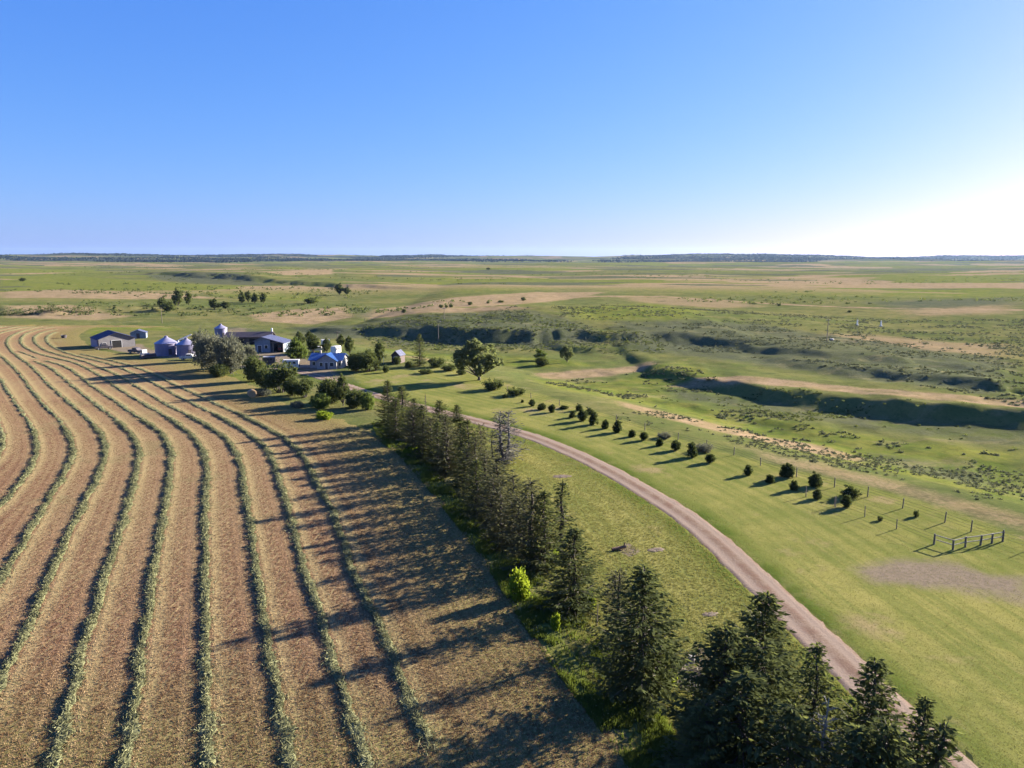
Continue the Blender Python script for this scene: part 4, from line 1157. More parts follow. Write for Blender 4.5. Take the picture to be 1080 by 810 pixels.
# junipers along the wire fence
JUN = shrub_proto('juniper', 2.0, 1.0, 90, 60, .12, 'juniper', spread=.17, egg=.95, base=.02)
JUN2 = shrub_proto('juniper', 2.0, 1.1, 110, 60, .12, 'juniper', spread=.17, lobes=[(0, 0, .42, 1), (.45, 0, .34, .62), (0, .25, .60, .5), (-.3, -.3, .3, .6)], base=.02)
JUN3 = shrub_proto('juniper', 2.0, .95, 90, 60, .12, 'juniper', spread=.16, lobes=[(0, 0, .40, 1), (.1, 0, .66, .6), (-.3, .2, .3, .65)], base=.02)
JROW = [  # front row counted from the corral end
    ((892, 535), 522, 11, 'thin pale green juniper between two stakes, first in the row from the corral'),
    ((862, 526), 514, 11, 'small round juniper in the front row, second from the corral'),
    ((837, 517), 506, 11, 'small round juniper in the front row, third from the corral'),
    ((812, 509), 499, 11, 'small round juniper in the front row, fourth from the corral'),
    ((789, 501), 490, 10, 'small juniper in the front row, fifth from the corral'),
    ((749, 488), 478, 11, 'round juniper standing in the wide gap, sixth from the corral'),
    ((729.5, 482), 466, 14, 'plump conical juniper, seventh in the row from the corral'),
    ((712.5, 475), 464, 11, 'round juniper, eighth in the row from the corral'),
    ((695.5, 470), 461, 9, 'low round juniper, ninth in the row from the corral'),
    ((679, 464.5), 455, 9, 'upright juniper, tenth in the row from the corral'),
    ((666.5, 460.5), 452, 9, 'round juniper, eleventh in the row from the corral'),
    ((651.5, 456), 443, 12, 'tall dark juniper, twelfth in the row from the corral'),
    ((638, 452), 441, 9, 'juniper thirteenth in the row from the corral, beside the tall dark one'),
    ((626, 448), 434, 12, 'dark juniper fourteenth in the row from the corral'),
    ((614.5, 444), 431, 11, 'dark juniper fifteenth in the row from the corral'),
    ((604, 440.5), 433, 9, 'round juniper sixteenth in the row from the corral'),
    ((582, 435), 426, 8, 'upright juniper third from the cottonwood end of the row'),
    ((571, 432), 424, 11, 'wide round juniper second from the cottonwood end of the row'),
    ((561, 428.5), 421, 7, 'round juniper nearest the cottonwood end of the row'),
]
for i_, (bp, top, w, lb) in enumerate(JROW):
    put((JUN, JUN2, JUN3)[(i_ * 7 + i_ // 3) % 3], bp, top, w, lb, 'juniper', 'junipers of the front row along the lawn')
for bp, top, w, lb in [
    ((897, 524), 511, 22, 'largest spreading juniper, nearest the corral in the back row'),
    ((860, 513), 497, 17, 'big juniper in the back row, second from the corral'),
    ((829.5, 503), 486, 17, 'big juniper in the back row, third from the corral'),
    ((611, 433), 425, 9, 'juniper behind the fifteenth one of the front row'),
    ((622, 437), 429, 12, 'wide juniper behind the fourteenth one of the front row'),
    ((595, 431), 427, 12, 'flat low juniper behind the row near its cottonwood end'),
    ((533, 419.5), 415, 7, 'small round juniper alone on the lawn below the cottonwood bushes'),
    ((551, 424.5), 421, 4, 'tiny juniper alone at the cottonwood end of the row'),
]:
    put(JUN2, bp, top, w, lb, 'juniper', 'junipers of the back row by the fence')
for bp, top, w, lb in [((966, 545), 538, 7, 'small green bush inside the fenced strip near the corral'), ((928, 549), 544, 5, 'tiny low bush inside the fenced strip left of the corral'),
                       ((792, 498), 494, 4, 'tiny bush just behind the fifth front row juniper'), ((742, 476), 469, 22, 'low grey brush behind the wire fence in the wide gap'),
                       ((700, 462), 457, 16, 'low grey brush behind the ninth juniper')]:
    put(LOWSH if 'grey' not in lb else SILVERLOW, bp, top, w, lb, 'bush')

# shrubs and trees far out
FARSH = shrub_proto('distant_shrub', 4, 2.4, 26, 36, .55, 'dark_shrub', spread=.6)
FARTREE = shrub_proto('distant_tree', 8, 3.6, 40, 36, .75, 'dark_shrub', spread=.8, trunk_h=.3, lobes=[(0, 0, .5, .8), (.5, 0, .38, .5), (-.4, 0, .4, .5), (0, 0, .8, .45)])
FG = 'trees and bushes scattered on the far prairie'
for (bx, by), top, w, lb in [
    ((172, 327), 313, 12, 'tree at the left end of the far grove beyond the shed'),
    ((188, 323), 305, 14, 'tallest tree of the far grove beyond the shed'),
    ((199, 322), 308, 9, 'slim tree right of the tallest in the far grove'),
    ((178, 328), 318, 12, 'low bush in front of the far grove'),
    ((226, 326), 315, 14, 'bush between the two far groves'),
    ((238, 326), 318, 14, 'low bush between the two far groves, right one'),
    ((255, 320), 307, 9, 'leftmost tree of the right far grove'),
    ((262, 319), 307, 9, 'second tree of the right far grove'),
    ((269, 320), 309, 9, 'third tree of the right far grove'),
    ((278, 320), 309, 9, 'rightmost tree of the right far grove'),
    ((358, 311), 299, 11, 'dark tree by the far track junction'),
    ((366, 311), 303, 10, 'dark bush right of the tree by the far track junction'),
    ((328, 320), 314, 12, 'dark bush by the far pink field'),
    ((24, 297), 293, 8, 'lone dark tree on the far left prairie'),
    ((465, 324.5), 321, 4.5, 'leftmost of the bushes along the far ridge track'),
    ((471, 324.5), 322, 3.5, 'middle one of three close bushes on the far ridge track'),
    ((476, 324), 321, 4.5, 'right one of three close bushes on the far ridge track'),
    ((496, 321.5), 318, 5, 'rounded bush alone in mid ridge track'),
    ((515, 320), 317.5, 3.5, 'small bush right of the rounded one on the ridge track'),
    ((528, 319), 316.6, 6, 'flat bush on the far ridge track'),
    ((552, 317), 313, 4.5, 'pointed bush at the right end of the far ridge track'),
    ((426, 330), 325.5, 4, 'bush on the track left of the three close ones'),
    ((515, 284.5), 282, 4, 'lone bush on the far horizon plain'),
    ((822, 322.5), 320, 4, 'dark bush by the pale track on the right prairie'),
    ((896, 329.5), 327, 4, 'dark bush near the white markers on the right prairie'),
]:
    put(FARTREE if 'tree' in lb.split() or 'bush between' in lb else FARSH, (bx, by), top, w, lb, 'tree' if 'tree' in lb.split()[:6] else 'bush', FG)
# the brush row along the far edge of the hay field
p0 = np.array([G(-40, 333)[:2], G(40, 331)[:2], G(100, 330)[:2]])
HP = resample(p0, 1.2); HP = HP + rng.normal(0, 1.3, HP.shape)
C = z_of(HP); C = np.repeat(C, 40, 0); o_ = rng.normal(0, 1, C.shape) * np.array([1.4, 1.4, .9]); o_[:, 2] = np.abs(o_[:, 2]) * (.5 + np.repeat(rng.uniform(.5, 1.6, len(HP)), 40))
V, F = leaf_quads(C + o_, .5)
tag(mesh_obj('hedgerow', V, F, M['dark_shrub'], None, False, {'tint': np.repeat(rng.uniform(0, 1, len(C)), 4)}), 'long dark hedge of brush along the far edge of the hay field', 'hedge')

# scrub dotting the plain far beyond the creek
th = rng.uniform(R(-40), R(40), 14000); rr = np.exp(rng.uniform(math.log(420), math.log(3500), 14000))
X, Y = rr * np.sin(th), rr * np.cos(th)
k = (fbm(X / 230., Y / 90., 161, 4) > .62) & (rng.uniform(0, 1, 14000) < .55)
X, Y = X[k], Y[k]
sz = rng.uniform(.5, 1.6, len(X)) * (1 + np.hypot(X, Y) / 1600)
C = np.repeat(np.stack([X, Y, h(X, Y)], 1), 10, 0); o_ = rng.normal(0, 1, C.shape); o_[:, 2] = np.abs(o_[:, 2]) * .55
V, F = leaf_quads(C + o_ * np.repeat(sz, 10)[:, None] * .7, 1.0, 1.4)
tag(mesh_obj('prairie_scrub', V, F, M['dark_shrub'], None, False, {'tint': np.repeat(rng.uniform(0, 1, len(C)), 4)}), 'dark scrub dotting the far plain', 'scrub', kind='stuff')

# far-off woods on the skyline hills
th = rng.uniform(R(-50), R(50), 60000); rr = rng.uniform(4800, 9500, 60000)
X, Y = rr * np.sin(th), rr * np.cos(th)
k = fbm(X / 900., Y / 500., 151, 4) > .46
k &= fbm(th * 9 + 20, rr / 2500., 155, 3) > .40
X, Y = X[k], Y[k]
C = np.repeat(np.stack([X, Y, h(X, Y) + 2], 1), 2, 0) + rng.normal(0, 1, (len(X) * 2, 3)) * np.array([22, 22, 1.5])
V, F = leaf_quads(C, 13, 1.0)
V[:, 2] = np.maximum(V[:, 2], h(V[:, 0], V[:, 1]) - 1)
tag(mesh_obj('distant_woods', V, F, M['far_woods'], None, False, {'tint': np.repeat(rng.uniform(0, .35, len(C)), 4)}), 'dark blue wooded hills along the skyline', 'woods', kind='stuff')

# ---------------------------------------------------------------- buildings
def frame_at(px, py, az_deg, name, label, cat, group=None):
    q = G(px, py)
    return empty(name, q, R(az_deg), label, cat, group), q

def gable(t, w, d, eave, peak, wall, roof, over=.4, th=.12, y0=0.0, x0=0.0, roofname='roof', wallname='wall'):
    """gable front faces local -y, ridge runs along y"""
    a = w / 2
    m = MB()
    V = [(x0 - a, y0, -.3), (x0 + a, y0, -.3), (x0 + a, y0, eave), (x0, y0, peak), (x0 - a, y0, eave)]
    V += [(x, y0 + d, z) for x, _, z in V]
    m.add(V, [(0, 1, 2, 3, 4), (9, 8, 7, 6, 5), (0, 5, 6, 1), (1, 6, 7, 2), (4, 9, 5, 0), (2, 7, 8, 3), (3, 8, 9, 4)])
    wl = m.build(wallname, wall, t)
    r = MB(); sl = (peak - eave) / a
    e = .06
    z1 = peak + e + .10; z0 = eave - over * sl + e + .10
    r.slab((x0 - a - over, y0 - over, z0), (x0 + .0, y0 - over, z1), (x0 + .0, y0 + d + over, z1), (x0 - a - over, y0 + d + over, z0), th)
    r.slab((x0 + .005, y0 - over, z1), (x0 + a + over, y0 - over, z0), (x0 + a + over, y0 + d + over, z0), (x0 + .005, y0 + d + over, z1), th)
    rf = r.build(roofname, roof, t)
    return wl, rf

def opening(t, x0, x1, z0, z1, y=0.0, name='doorway', mat='black', trim='white', tw=.14):
    o = MB().box(x0, x1, y - .05, y - .02, z0, z1).build(name, mat, t)
    if trim:
        f = MB()
        f.box(x0 - tw, x0 - .002, y - .09, y - .015, z0, z1); f.box(x1 + .002, x1 + tw, y - .09, y - .015, z0, z1)
        f.box(x0 - tw, x1 + tw, y - .095, y - .012, z1 + .002, z1 + tw)
        f.build('frame', trim, o)
    return o

# machine shed with navy roof at the field edge
t, q = frame_at(124, 366.5, 41, 'machine_shed', 'grey machine shed with dark blue metal roof and black doorway at the hay field edge', 'shed')
t.scale = (.83, .83, .83)
gable(t, 13.4, 12.5, 3.6, 6.0, 'siding', 'roof_navy', .5)
opening(t, -1.9, 1.6, 0, 2.9)
MB().box(-7.05, -6.72, .6, 11.8, .05, 3.3).build('side_wall', 'siding_shade_tint', t)  # left side panel, its shade painted in as a violet tint
w_ = opening(t, -5.2, -4.0, 1.2, 2.2, 0, 'window', 'glass', 'white', .1)
c = MB(); c.tube([(-4.6, -1.4, .0), (-4.6, -1.4, 1.7)], .07)
# small pale shed behind
t, q = frame_at(146, 357, 20, 'storage_shed', 'small pale shed behind the right corner of the machine shed', 'shed')
gable(t, 5.2, 4.5, 2.0, 3.0, 'siding_blue', 'roof_grey', .25)
opening(t, -.6, .5, 0, 1.9, 0, 'door', 'dark_metal', None)

# grain bins
def grain_bin(px, py, rad, hgt, label):
    q = G(px, py)
    t = empty('grain_bin', q, R(20), label, 'grain bin', 'steel grain bins of the farmyard')
    prof = [(rad, 0)]
    n = 7
    for i in range(n):
        z = hgt * i / n
        prof += [(rad, z + .02), (rad + .05, z + hgt / n * .5), (rad, z + hgt / n - .02)]
    prof += [(rad, hgt), (rad + .18, hgt - .05), (rad + .18, hgt + .02)]
    MB().lathe(prof, 30).build('wall', 'bin', t, True)
    rz = hgt + rad * .52
    MB().lathe([(rad + .2, hgt + .03), (.55, rz), (.55, rz + .02)], 30).build('roof', 'bin_roof', t)
    MB().lathe([(.5, rz - .05), (.5, rz + .3), (.06, rz + .5)], 16).build('roof_cap', 'bin', t)
    a = R(-70)
    x, y = math.cos(a) * rad, math.sin(a) * rad
    d = MB(); d.box(-.45, .45, -.14, .05, .4, 2.2)
    dd = d.build('door', 'dark_metal', t); dd.location = (x, y, 0); dd.rotation_euler = (0, 0, a + math.pi / 2)
    l = MB(); b = R(-110)
    for s_ in (-.22, .22):
        l.tube([(s_, -.2, .3), (s_, -.2, hgt), (s_, rad * .55, rz - rad * .2)], .03, 5)
    for i in range(int(hgt / .4)):
        l.tube([(-.22, -.2, .5 + i * .4), (.22, -.2, .5 + i * .4)], .02, 4)
    lo = l.build('ladder', 'bin', t); lo.location = (math.cos(b) * rad, math.sin(b) * rad, 0); lo.rotation_euler = (0, 0, b + math.pi / 2)
    return t
grain_bin(176.5, 374.2, 3.35, 3.7, 'left one of two steel grain bins at the hay field edge, in violet shade')
grain_bin(197.5, 375.2, 2.9, 3.6, 'right one of two steel grain bins, half hidden by the silvery shrubs')
grain_bin(233.5, 356.5, 2.2, 3.7, 'lone steel grain bin at the end of the long dark shed')
# auger tube standing between the bins
q = G(189.6, 374.5)
t = empty('grain_auger', q, 0, 'white upright auger pipe standing between the two grain bins', 'auger')
MB().tube([(0, 0, 0), (-.25, .2, 4.6)], .2, 10).build('tube', 'white', t)
m = MB(); m.tube([(-.25, .2, 4.5), (1.8, 1.0, 5.5), (3.4, 1.5, 6.2)], .16, 8); m.build('spout', 'white', t)
MB().box(-.5, .5, -.5, .5, -.05, .35).build('hopper', 'dark_metal', t)
q = G(204, 375.5)
t = empty('water_tank', q, R(15), 'small white tank at the right foot of the right grain bin', 'tank')
MB().lathe([(0, 0), (.62, .02), (.66, .2), (.66, 1.15), (.5, 1.4), (.18, 1.5), (.18, 1.6), (0, 1.6)], 20).build('shell', 'white', t, True)
MB().lathe([(.12, 1.6), (.2, 1.62), (.2, 1.7), (0, 1.72)], 12).build('lid', 'dark_metal', t)

# vehicles and implements, shared builders
def wheel(t, x, y, r, w=.26, name='wheel'):
    m = MB(); m.lathe([(r * .55, -w / 2), (r * .95, -w / 2), (r, -w / 2 + .05), (r, w / 2 - .05), (r * .95, w / 2), (r * .55, w / 2)], 18)
    o = m.build(name, 'tyre', t); o.location = (x, y, r); o.rotation_euler = (R(90), 0, 0)
    k = MB(); k.lathe([(0, -w * .38), (r * .54, -w * .40), (r * .56, 0), (r * .54, w * .40), (0, w * .38)], 14); k.build('rim', 'trailer', o)
    return o
def pickup(px, py, az, mat, label, name='pickup_truck'):
    q = G(px, py)
    t = empty(name, q, R(az), label, 'truck')
    m = MB()
    prof = [(-2.6, .45), (2.6, .45), (2.65, .95), (1.3, 1.08), (.75, 1.75), (-.75, 1.78), (-.95, 1.1), (-2.6, 1.1)]
    n = len(prof)
    V = [(x, -.9 + (.12 if z > 1.2 else 0), z) for x, z in prof] + [(x, .9 - (.12 if z > 1.2 else 0), z) for x, z in prof]
    m.add(V, [tuple(range(n)), tuple(range(2 * n - 1, n - 1, -1))] + [(i, i + n, (i + 1) % n + n, (i + 1) % n) for i in range(n)])
    m.build('body', mat, t)
    g = MB(); g.box(-.65, .62, -.86, .86, 1.16, 1.62); g.build('window', 'glass', t)
    MB().box(-2.5, -1.05, -.75, .75, 1.09, 1.115).build('bed', 'dark_metal', t)
    for x in (-1.65, 1.7):
        for y in (-.82, .82): wheel(t, x, y, .38)
    return t
def implement(px, py, az, label):
    q = G(px, py)
    t = empty('hay_swather', q, R(az), label, 'farm machine')
    m = MB(); m.box(-1.1, 1.2, -.8, .8, .8, 1.5); m.box(-.9, .1, -.75, .75, 1.52, 2.5); m.build('body', 'trailer', t)
    MB().box(-.7, -.1, -.77, .77, 1.7, 2.35).build('window', 'glass', t)
    m = MB(); m.box(1.3, 2.3, -2.3, 2.3, .25, .8); m.tube([(1.9, -2.2, 1.05), (1.9, 2.2, 1.05)], .35, 10); m.build('header', 'dark_metal', t)
    MB().box(1.0, 1.35, -.5, -.3, .5, 1.0).build('lift_arm', 'dark_metal', t); MB().box(1.0, 1.35, .3, .5, .5, 1.0).build('lift_arm', 'dark_metal', t)
    for y in (-1.05, 1.05): wheel(t, .6, y, .65, .4)
    for y in (-.9, .9): wheel(t, -1.0, y, .4, .25)
def box_trailer(px, py, az, L, Wd, H, mat, label, name='horse_trailer', roof='trailer'):
    q = G(px, py)
    t = empty(name, q, R(az), label, 'trailer')
    m = MB(); b = .14
    pr = [(-Wd / 2, .55), (Wd / 2, .55), (Wd / 2, H - b), (Wd / 2 - b, H), (-Wd / 2 + b, H), (-Wd / 2, H - b)]
    V = [(-L / 2, y, z) for y, z in pr] + [(L / 2, y, z) for y, z in pr]
    m.add(V, [tuple(range(6))[::-1], tuple(range(6, 12))] + [(i, (i + 1) % 6, (i + 1) % 6 + 6, i + 6) for i in range(6)])
    m.build('body', mat, t)
    MB().box(-L / 2 - .04, L / 2 + .04, -Wd / 2 + b, Wd / 2 - b, H + .005, H + .05).build('roof', roof, t)
    g = MB()
    for i in range(3):
        g.box(-L * .38 + i * L * .26, -L * .38 + i * L * .26 + L * .18, -Wd / 2 - .02, -Wd / 2 + .01, H * .62, H * .85)
    g.build('window', 'glass', t)
    MB().box(L / 2 + .003, L / 2 + .03, -Wd * .36, Wd * .36, .7, H - .3).build('door', 'dark_metal', t)
    MB().tube([(-L / 2, 0, .5), (-L / 2 - 1.2, 0, .5), (-L / 2 - 1.25, 0, .05)], .06, 6).build('hitch', 'dark_metal', t)
    for x in (-.45, .45):
        for y in (-Wd / 2 + .1, Wd / 2 - .1): wheel(t, x, y, .34, .22)
    return t
implement(153, 377.5, -35, 'pale farm machine with dark header parked between the shed and the grain bins')
pickup(144, 372.5, -20, 'dark_metal', 'dark low truck parked left of the pale farm machine')
pickup(109.5, 368.5, 40, 'dark_metal', 'dark vehicle parked against the left corner of the machine shed')
box_trailer(284, 385, 8, 3.2, 1.9, 2.3, 'dark_metal', 'dark box trailer parked on the grass circle below the barn', 'stock_trailer', 'trailer')
box_trailer(307.5, 389.5, 5, 4.2, 2.1, 2.6, 'trailer', 'grey white horse trailer parked left of the blue roofed house')
box_trailer(343.5, 366, 25, 2.6, 1.9, 2.5, 'white', 'white van trailer behind the house, left and farther one', 'camper')
box_trailer(354.5, 373.5, 70, 2.8, 1.9, 2.5, 'white', 'tall white camper close behind the right half of the blue roof', 'camper')
pickup(336, 371, 10, 'white', 'white pickup partly hidden behind the left end of the house')
pickup(200, 379.5, 5, 'trailer', 'pale flat vehicle in front of the right grain bin')

# low wall by the trailers
q = G(320, 387.5)
t = empty('low_wall', q, R(2), 'low pale concrete wall running from the trailers to the house', 'wall')
m = MB()
for x0, x1 in ((-8, -5.3), (-2.7, 3.2)):
    m.box(x0, x1, -.15, .15, -.2, .7)
m.build('blocks', 'concrete', t)

# long dark shed behind the barn
t, q = frame_at(262, 363, 6, 'long_shed', 'long low dark shed stretching from the lone bin to the barn', 'shed')
m = MB(); m.box(-7.6, 7.6, 0, 6, -.3, 2.3); m.build('wall', 'wood_wall', t)
m = MB(); m.slab((-8, -.5, 2.45), (8, -.5, 2.45), (8, 3.0, 4.0), (-8, 3.0, 4.0), .14); m.slab((-8, 3.004, 4.0), (8, 3.004, 4.0), (8, 6.5, 2.45), (-8, 6.5, 2.45), .14); m.build('roof', 'roof_brown', t)
for k in range(4): opening(t, -6.6 + k * 3.5, -4.8 + k * 3.5, 0, 1.9, 0, 'doorway', 'black', None)
MB().box(7.1, 7.55, 3.6, 4.1, 3.0, 5.1).build('chimney', 'white', t)

# open-fronted barn
t, q = frame_at(284, 371.5, -4, 'barn', 'blue grey barn with slate blue roof and open bay sheltering a red machine', 'barn')
m = MB(); m.box(-4.6, .4, 0, 7, -.3, 3.7); m.box(.402, 4.6, 6.7, 7, -.3, 3.0); m.box(4.45, 4.6, .3, 6.69, -.3, 2.9); m.build('wall', 'siding_blue', t)
m = MB(); m.slab((-5.0, -.5, 3.5), (-2.1, -.5, 4.9), (-2.1, 7.4, 4.9), (-5.0, 7.4, 3.5), .14); m.slab((-2.095, -.5, 4.9), (5.1, -.5, 3.0), (5.1, 7.4, 3.0), (-2.095, 7.4, 4.9), .14); m.build('roof', 'roof_grey', t)
m = MB(); m.add([(-4.6, -.0, 3.7), (.4, -.0, 3.7), (.4, 0, 4.1), (-2.1, 0, 4.75)], [(0, 1, 2, 3)]); m.build('gable_front', 'siding_blue', t)
m = MB()
for x in (1.2, 4.4): m.box(x, x + .2, .05, .25, -.2, 3.15)
m.build('post', 'rail', t)
MB().box(.42, 4.4, -.1, .1, 2.95, 3.2).build('beam', 'dark_metal', t)
opening(t, -3.6, -2.4, 0, 2.1, 0, 'door', 'dark_metal', 'white', .1)
opening(t, -1.4, -.4, 1.2, 2.2, 0, 'window', 'glass', 'white', .1)
qq = t.matrix_basis @ __import__('mathutils').Vector((2.8, 1.6, 0))
tr = empty('tractor', (qq.x, qq.y, q[2]), R(-70), 'red tractor parked in the open bay of the barn', 'tractor')
m = MB(); m.box(-.2, 1.7, -.4, .4, .8, 1.4); m.box(-1.0, -.25, -.6, .6, .8, 1.15); m.build('body', 'red', tr)
m = MB(); m.box(-1.0, .0, -.6, .6, 2.2, 2.28)
for x in (-.95, -.05):
    for y in (-.55, .55): m.tube([(x, y, 1.1), (x, y, 2.2)], .04, 5)
m.build('cab_frame', 'red', tr)
m = MB().tube([(1.2, .2, 1.4), (1.2, .2, 2.0)], .05, 6).build('exhaust', 'dark_metal', tr)
for y in (-.75, .75): wheel(tr, -.6, y, .75, .35); wheel(tr, 1.35, y * .8, .42, .25)

# the house
t, q = frame_at(345, 388.5, -3, 'farm_house', 'white walled farmhouse with bright blue metal roof and a front gable', 'house')
t.scale = (.87, .87, .87)
m = MB(); m.box(-5.4, 4.6, 0, 7, -.3, 2.7); m.build('wall', 'house_wall', t)
m = MB(); m.slab((-5.9, -.5, 2.55), (5.1, -.5, 2.55), (5.1, 3.5, 4.4), (-5.9, 3.5, 4.4), .12); m.slab((-5.9, 3.504, 4.4), (5.1, 3.504, 4.4), (5.1, 7.5, 2.55), (-5.9, 7.5, 2.55), .12); m.build('roof', 'roof_blue', t)
m = MB(); m.add([(-5.4, 0, 2.7), (-5.4, 7, 2.7), (-5.4, 3.5, 4.3), (4.6, 0, 2.7), (4.6, 7, 2.7), (4.6, 3.5, 4.3)], [(0, 1, 2), (3, 5, 4)]); m.build('gable_end', 'house_wall', t)
gable(t, 6.2, 4.6, 2.55, 4.5, 'house_wall', 'roof_blue', .45, .12, -1.3, .3, 'porch_roof', 'porch_wall')
for x0, x1 in ((-1.9, -.9), (1.3, 2.5)): opening(t, x0, x1, .9, 2.0, -1.3, 'window', 'glass', 'white', .1)
opening(t, -.2, .7, 0, 2.0, -1.3, 'door', 'dark_metal', 'white', .1)
opening(t, -4.6, -3.6, 1.0, 2.0, 0, 'window', 'glass', 'white', .1)
opening(t, 3.6, 4.4, .9, 1.9, 0, 'window', 'glass', 'white', .1)
MB().box(-3.2, -2.7, 3.2, 3.7, 3.9, 5.2).build('chimney', 'concrete', t)

# little gabled shed on the lawn
t, q = frame_at(417.5, 383, -18, 'garden_shed', 'little dark gabled shed with slate roof between the grey tree and the tall spruce', 'shed')
gable(t, 2.6, 3.2, 2.2, 3.4, 'wood_wall', 'roof_grey', .25)
opening(t, -.5, .5, 0, 1.8, 0, 'door', 'dark_metal', 'white', .08)

# ---------------------------------------------------------------- fences
def fence(pts, name, label, hgt=1.15, r=.055, wires=(.35, .7, 1.05), mat='post', rails=False):
    P = [np.array(G(*p)) for p in pts]
    t = empty(name, tuple(P[0]), 0, label, 'fence')
    for p in P:
        o = MB().tube([(0, 0, -.2), (0, 0, hgt * rng.uniform(.92, 1.06))], [r, r * .9], 7).build('post', mat, t)
        o.location = p - P[0]; o.rotation_euler = (rng.normal(0, .03), rng.normal(0, .03), 0)
    w = MB()
    for a, b in zip(P[:-1], P[1:]):
        n = max(2, int(np.hypot(*(b - a)[:2]) / 6))
        cs = np.array([a + (b - a) * k / n for k in range(n + 1)])
        zz = h(cs[:, 0], cs[:, 1])
        for z in wires:
            L = []
            for k in range(n + 1):
                c = cs[k].copy(); c[2] = zz[k] + z
                L.append(c - P[0])
            if rails:
                d = (b - a)[:2] / np.hypot(*(b - a)[:2])
                w.tube(L, .045, 6)
            else:
                w.tube(L, .012, 3, False)
    w.build('rail' if rails else 'wire', 'rail' if rails else 'wire', t)
    return t
fence([(985, 574), (1005, 580), (1018, 577), (1034, 575), (1046, 573), (1057.5, 571)], 'corral_fence', 'wooden corral fence of stout posts and pale rails closing the fenced strip', 1.15, .11, (.55, 1.05), 'post', True)
fence([(985, 574), (945.5, 558), (912, 545), (880, 534), (850, 524)], 'wire_fence', 'thin wire fence running from the corral along the front row of junipers', 1.25, .06)
fence([(1057.5, 571), (1024, 561), (996.5, 551), (952, 536), (915, 524), (880, 514), (840, 503), (802, 491), (774, 480), (745, 472), (715, 464), (680, 454), (650, 445), (620, 437), (590, 428), (560, 420), (535, 413)], 'wire_fence', 'long wire fence behind the junipers on the creek side of the lawn', 1.3, .075)
fence([(1057.5, 571), (1085, 580), (1120, 592), (1160, 606)], 'wire_fence', 'short wire fence leaving the corral corner towards the right frame edge', 1.2, .05)
fence([(352, 294), (352, 305), (368, 318), (372, 334), (385, 339)], 'track_fence', 'dark far fence line down the edge of the pink field', 1.6, .12, (.8, 1.4))
for bp, hh_, lb in [((881, 535), 1.5, 'thin bare stake left of the pale green juniper'), ((629.5, 660), 1.9, 'bare leaning post standing alone on grass left of the big dark spruce'), ((404.5, 384), 3.4, 'thin white pole by the grey green tree on the lawn')]:
    q = G(*bp)
    tag(MB().tube([(0, 0, -.2), (.03, .02, hh_ * .5), (.05, .0, hh_)], [.05, .045, .03], 7).build('stake', 'white' if 'white' in lb else 'post'), lb, 'post').location = q
def power_pole(px, py, top, label):
    q = G(px, py); H = top_height(q, top)
    t = empty('utility_pole', q, R(25), label, 'utility pole', 'utility poles crossing the prairie')
    MB().tube([(0, 0, -.3), (0, 0, H)], [.16, .10], 8).build('pole', 'post', t)
    MB().box(-1.1, 1.1, -.06, .06, H - .7, H - .55).build('crossarm', 'post', t)
    m = MB()
    for x in (-1, -.4, .4, 1): m.tube([(x, 0, H - .55), (x, 0, H - .32)], .05, 6)
    m.build('insulator', 'trailer', t)
power_pole(171, 341, 324, 'thin utility pole in front of the far grove beyond the shed')
power_pole(462.5, 361, 338, 'thin utility pole against the long dark slope')
power_pole(468.5, 336, 324, 'thin utility pole on the pink ridge field')
power_pole(872, 360, 336, 'thin utility pole on the right prairie left of the white markers')
power_pole(356, 362, 349, 'thin utility pole behind the tall white camper')
for bp, lb in [((904, 343.2), 'small white marker on the right prairie, left one of two'), ((929, 344.2), 'small white marker on the right prairie, right one of two')]:
    q = G(*bp)
    t = empty('white_marker', q, R(15), lb, 'marker', 'white markers on the right prairie')
    MB().tube([(0, 0, -.1), (0, 0, 2.6)], [.4, .22], 8).build('post', 'white', t)
    MB().lathe([(.8, 0), (.8, .25), (.6, .35), (0, .36)], 12).build('base', 'concrete', t)
q = G(877, 359); tag(MB().lathe([(0, -.1), (.9, .0), (1.0, .35), (.6, .7), (0, .8)], 9).build('pale_rock', 'concrete'), 'pale rock at the foot of the prairie utility pole', 'rock').location = q

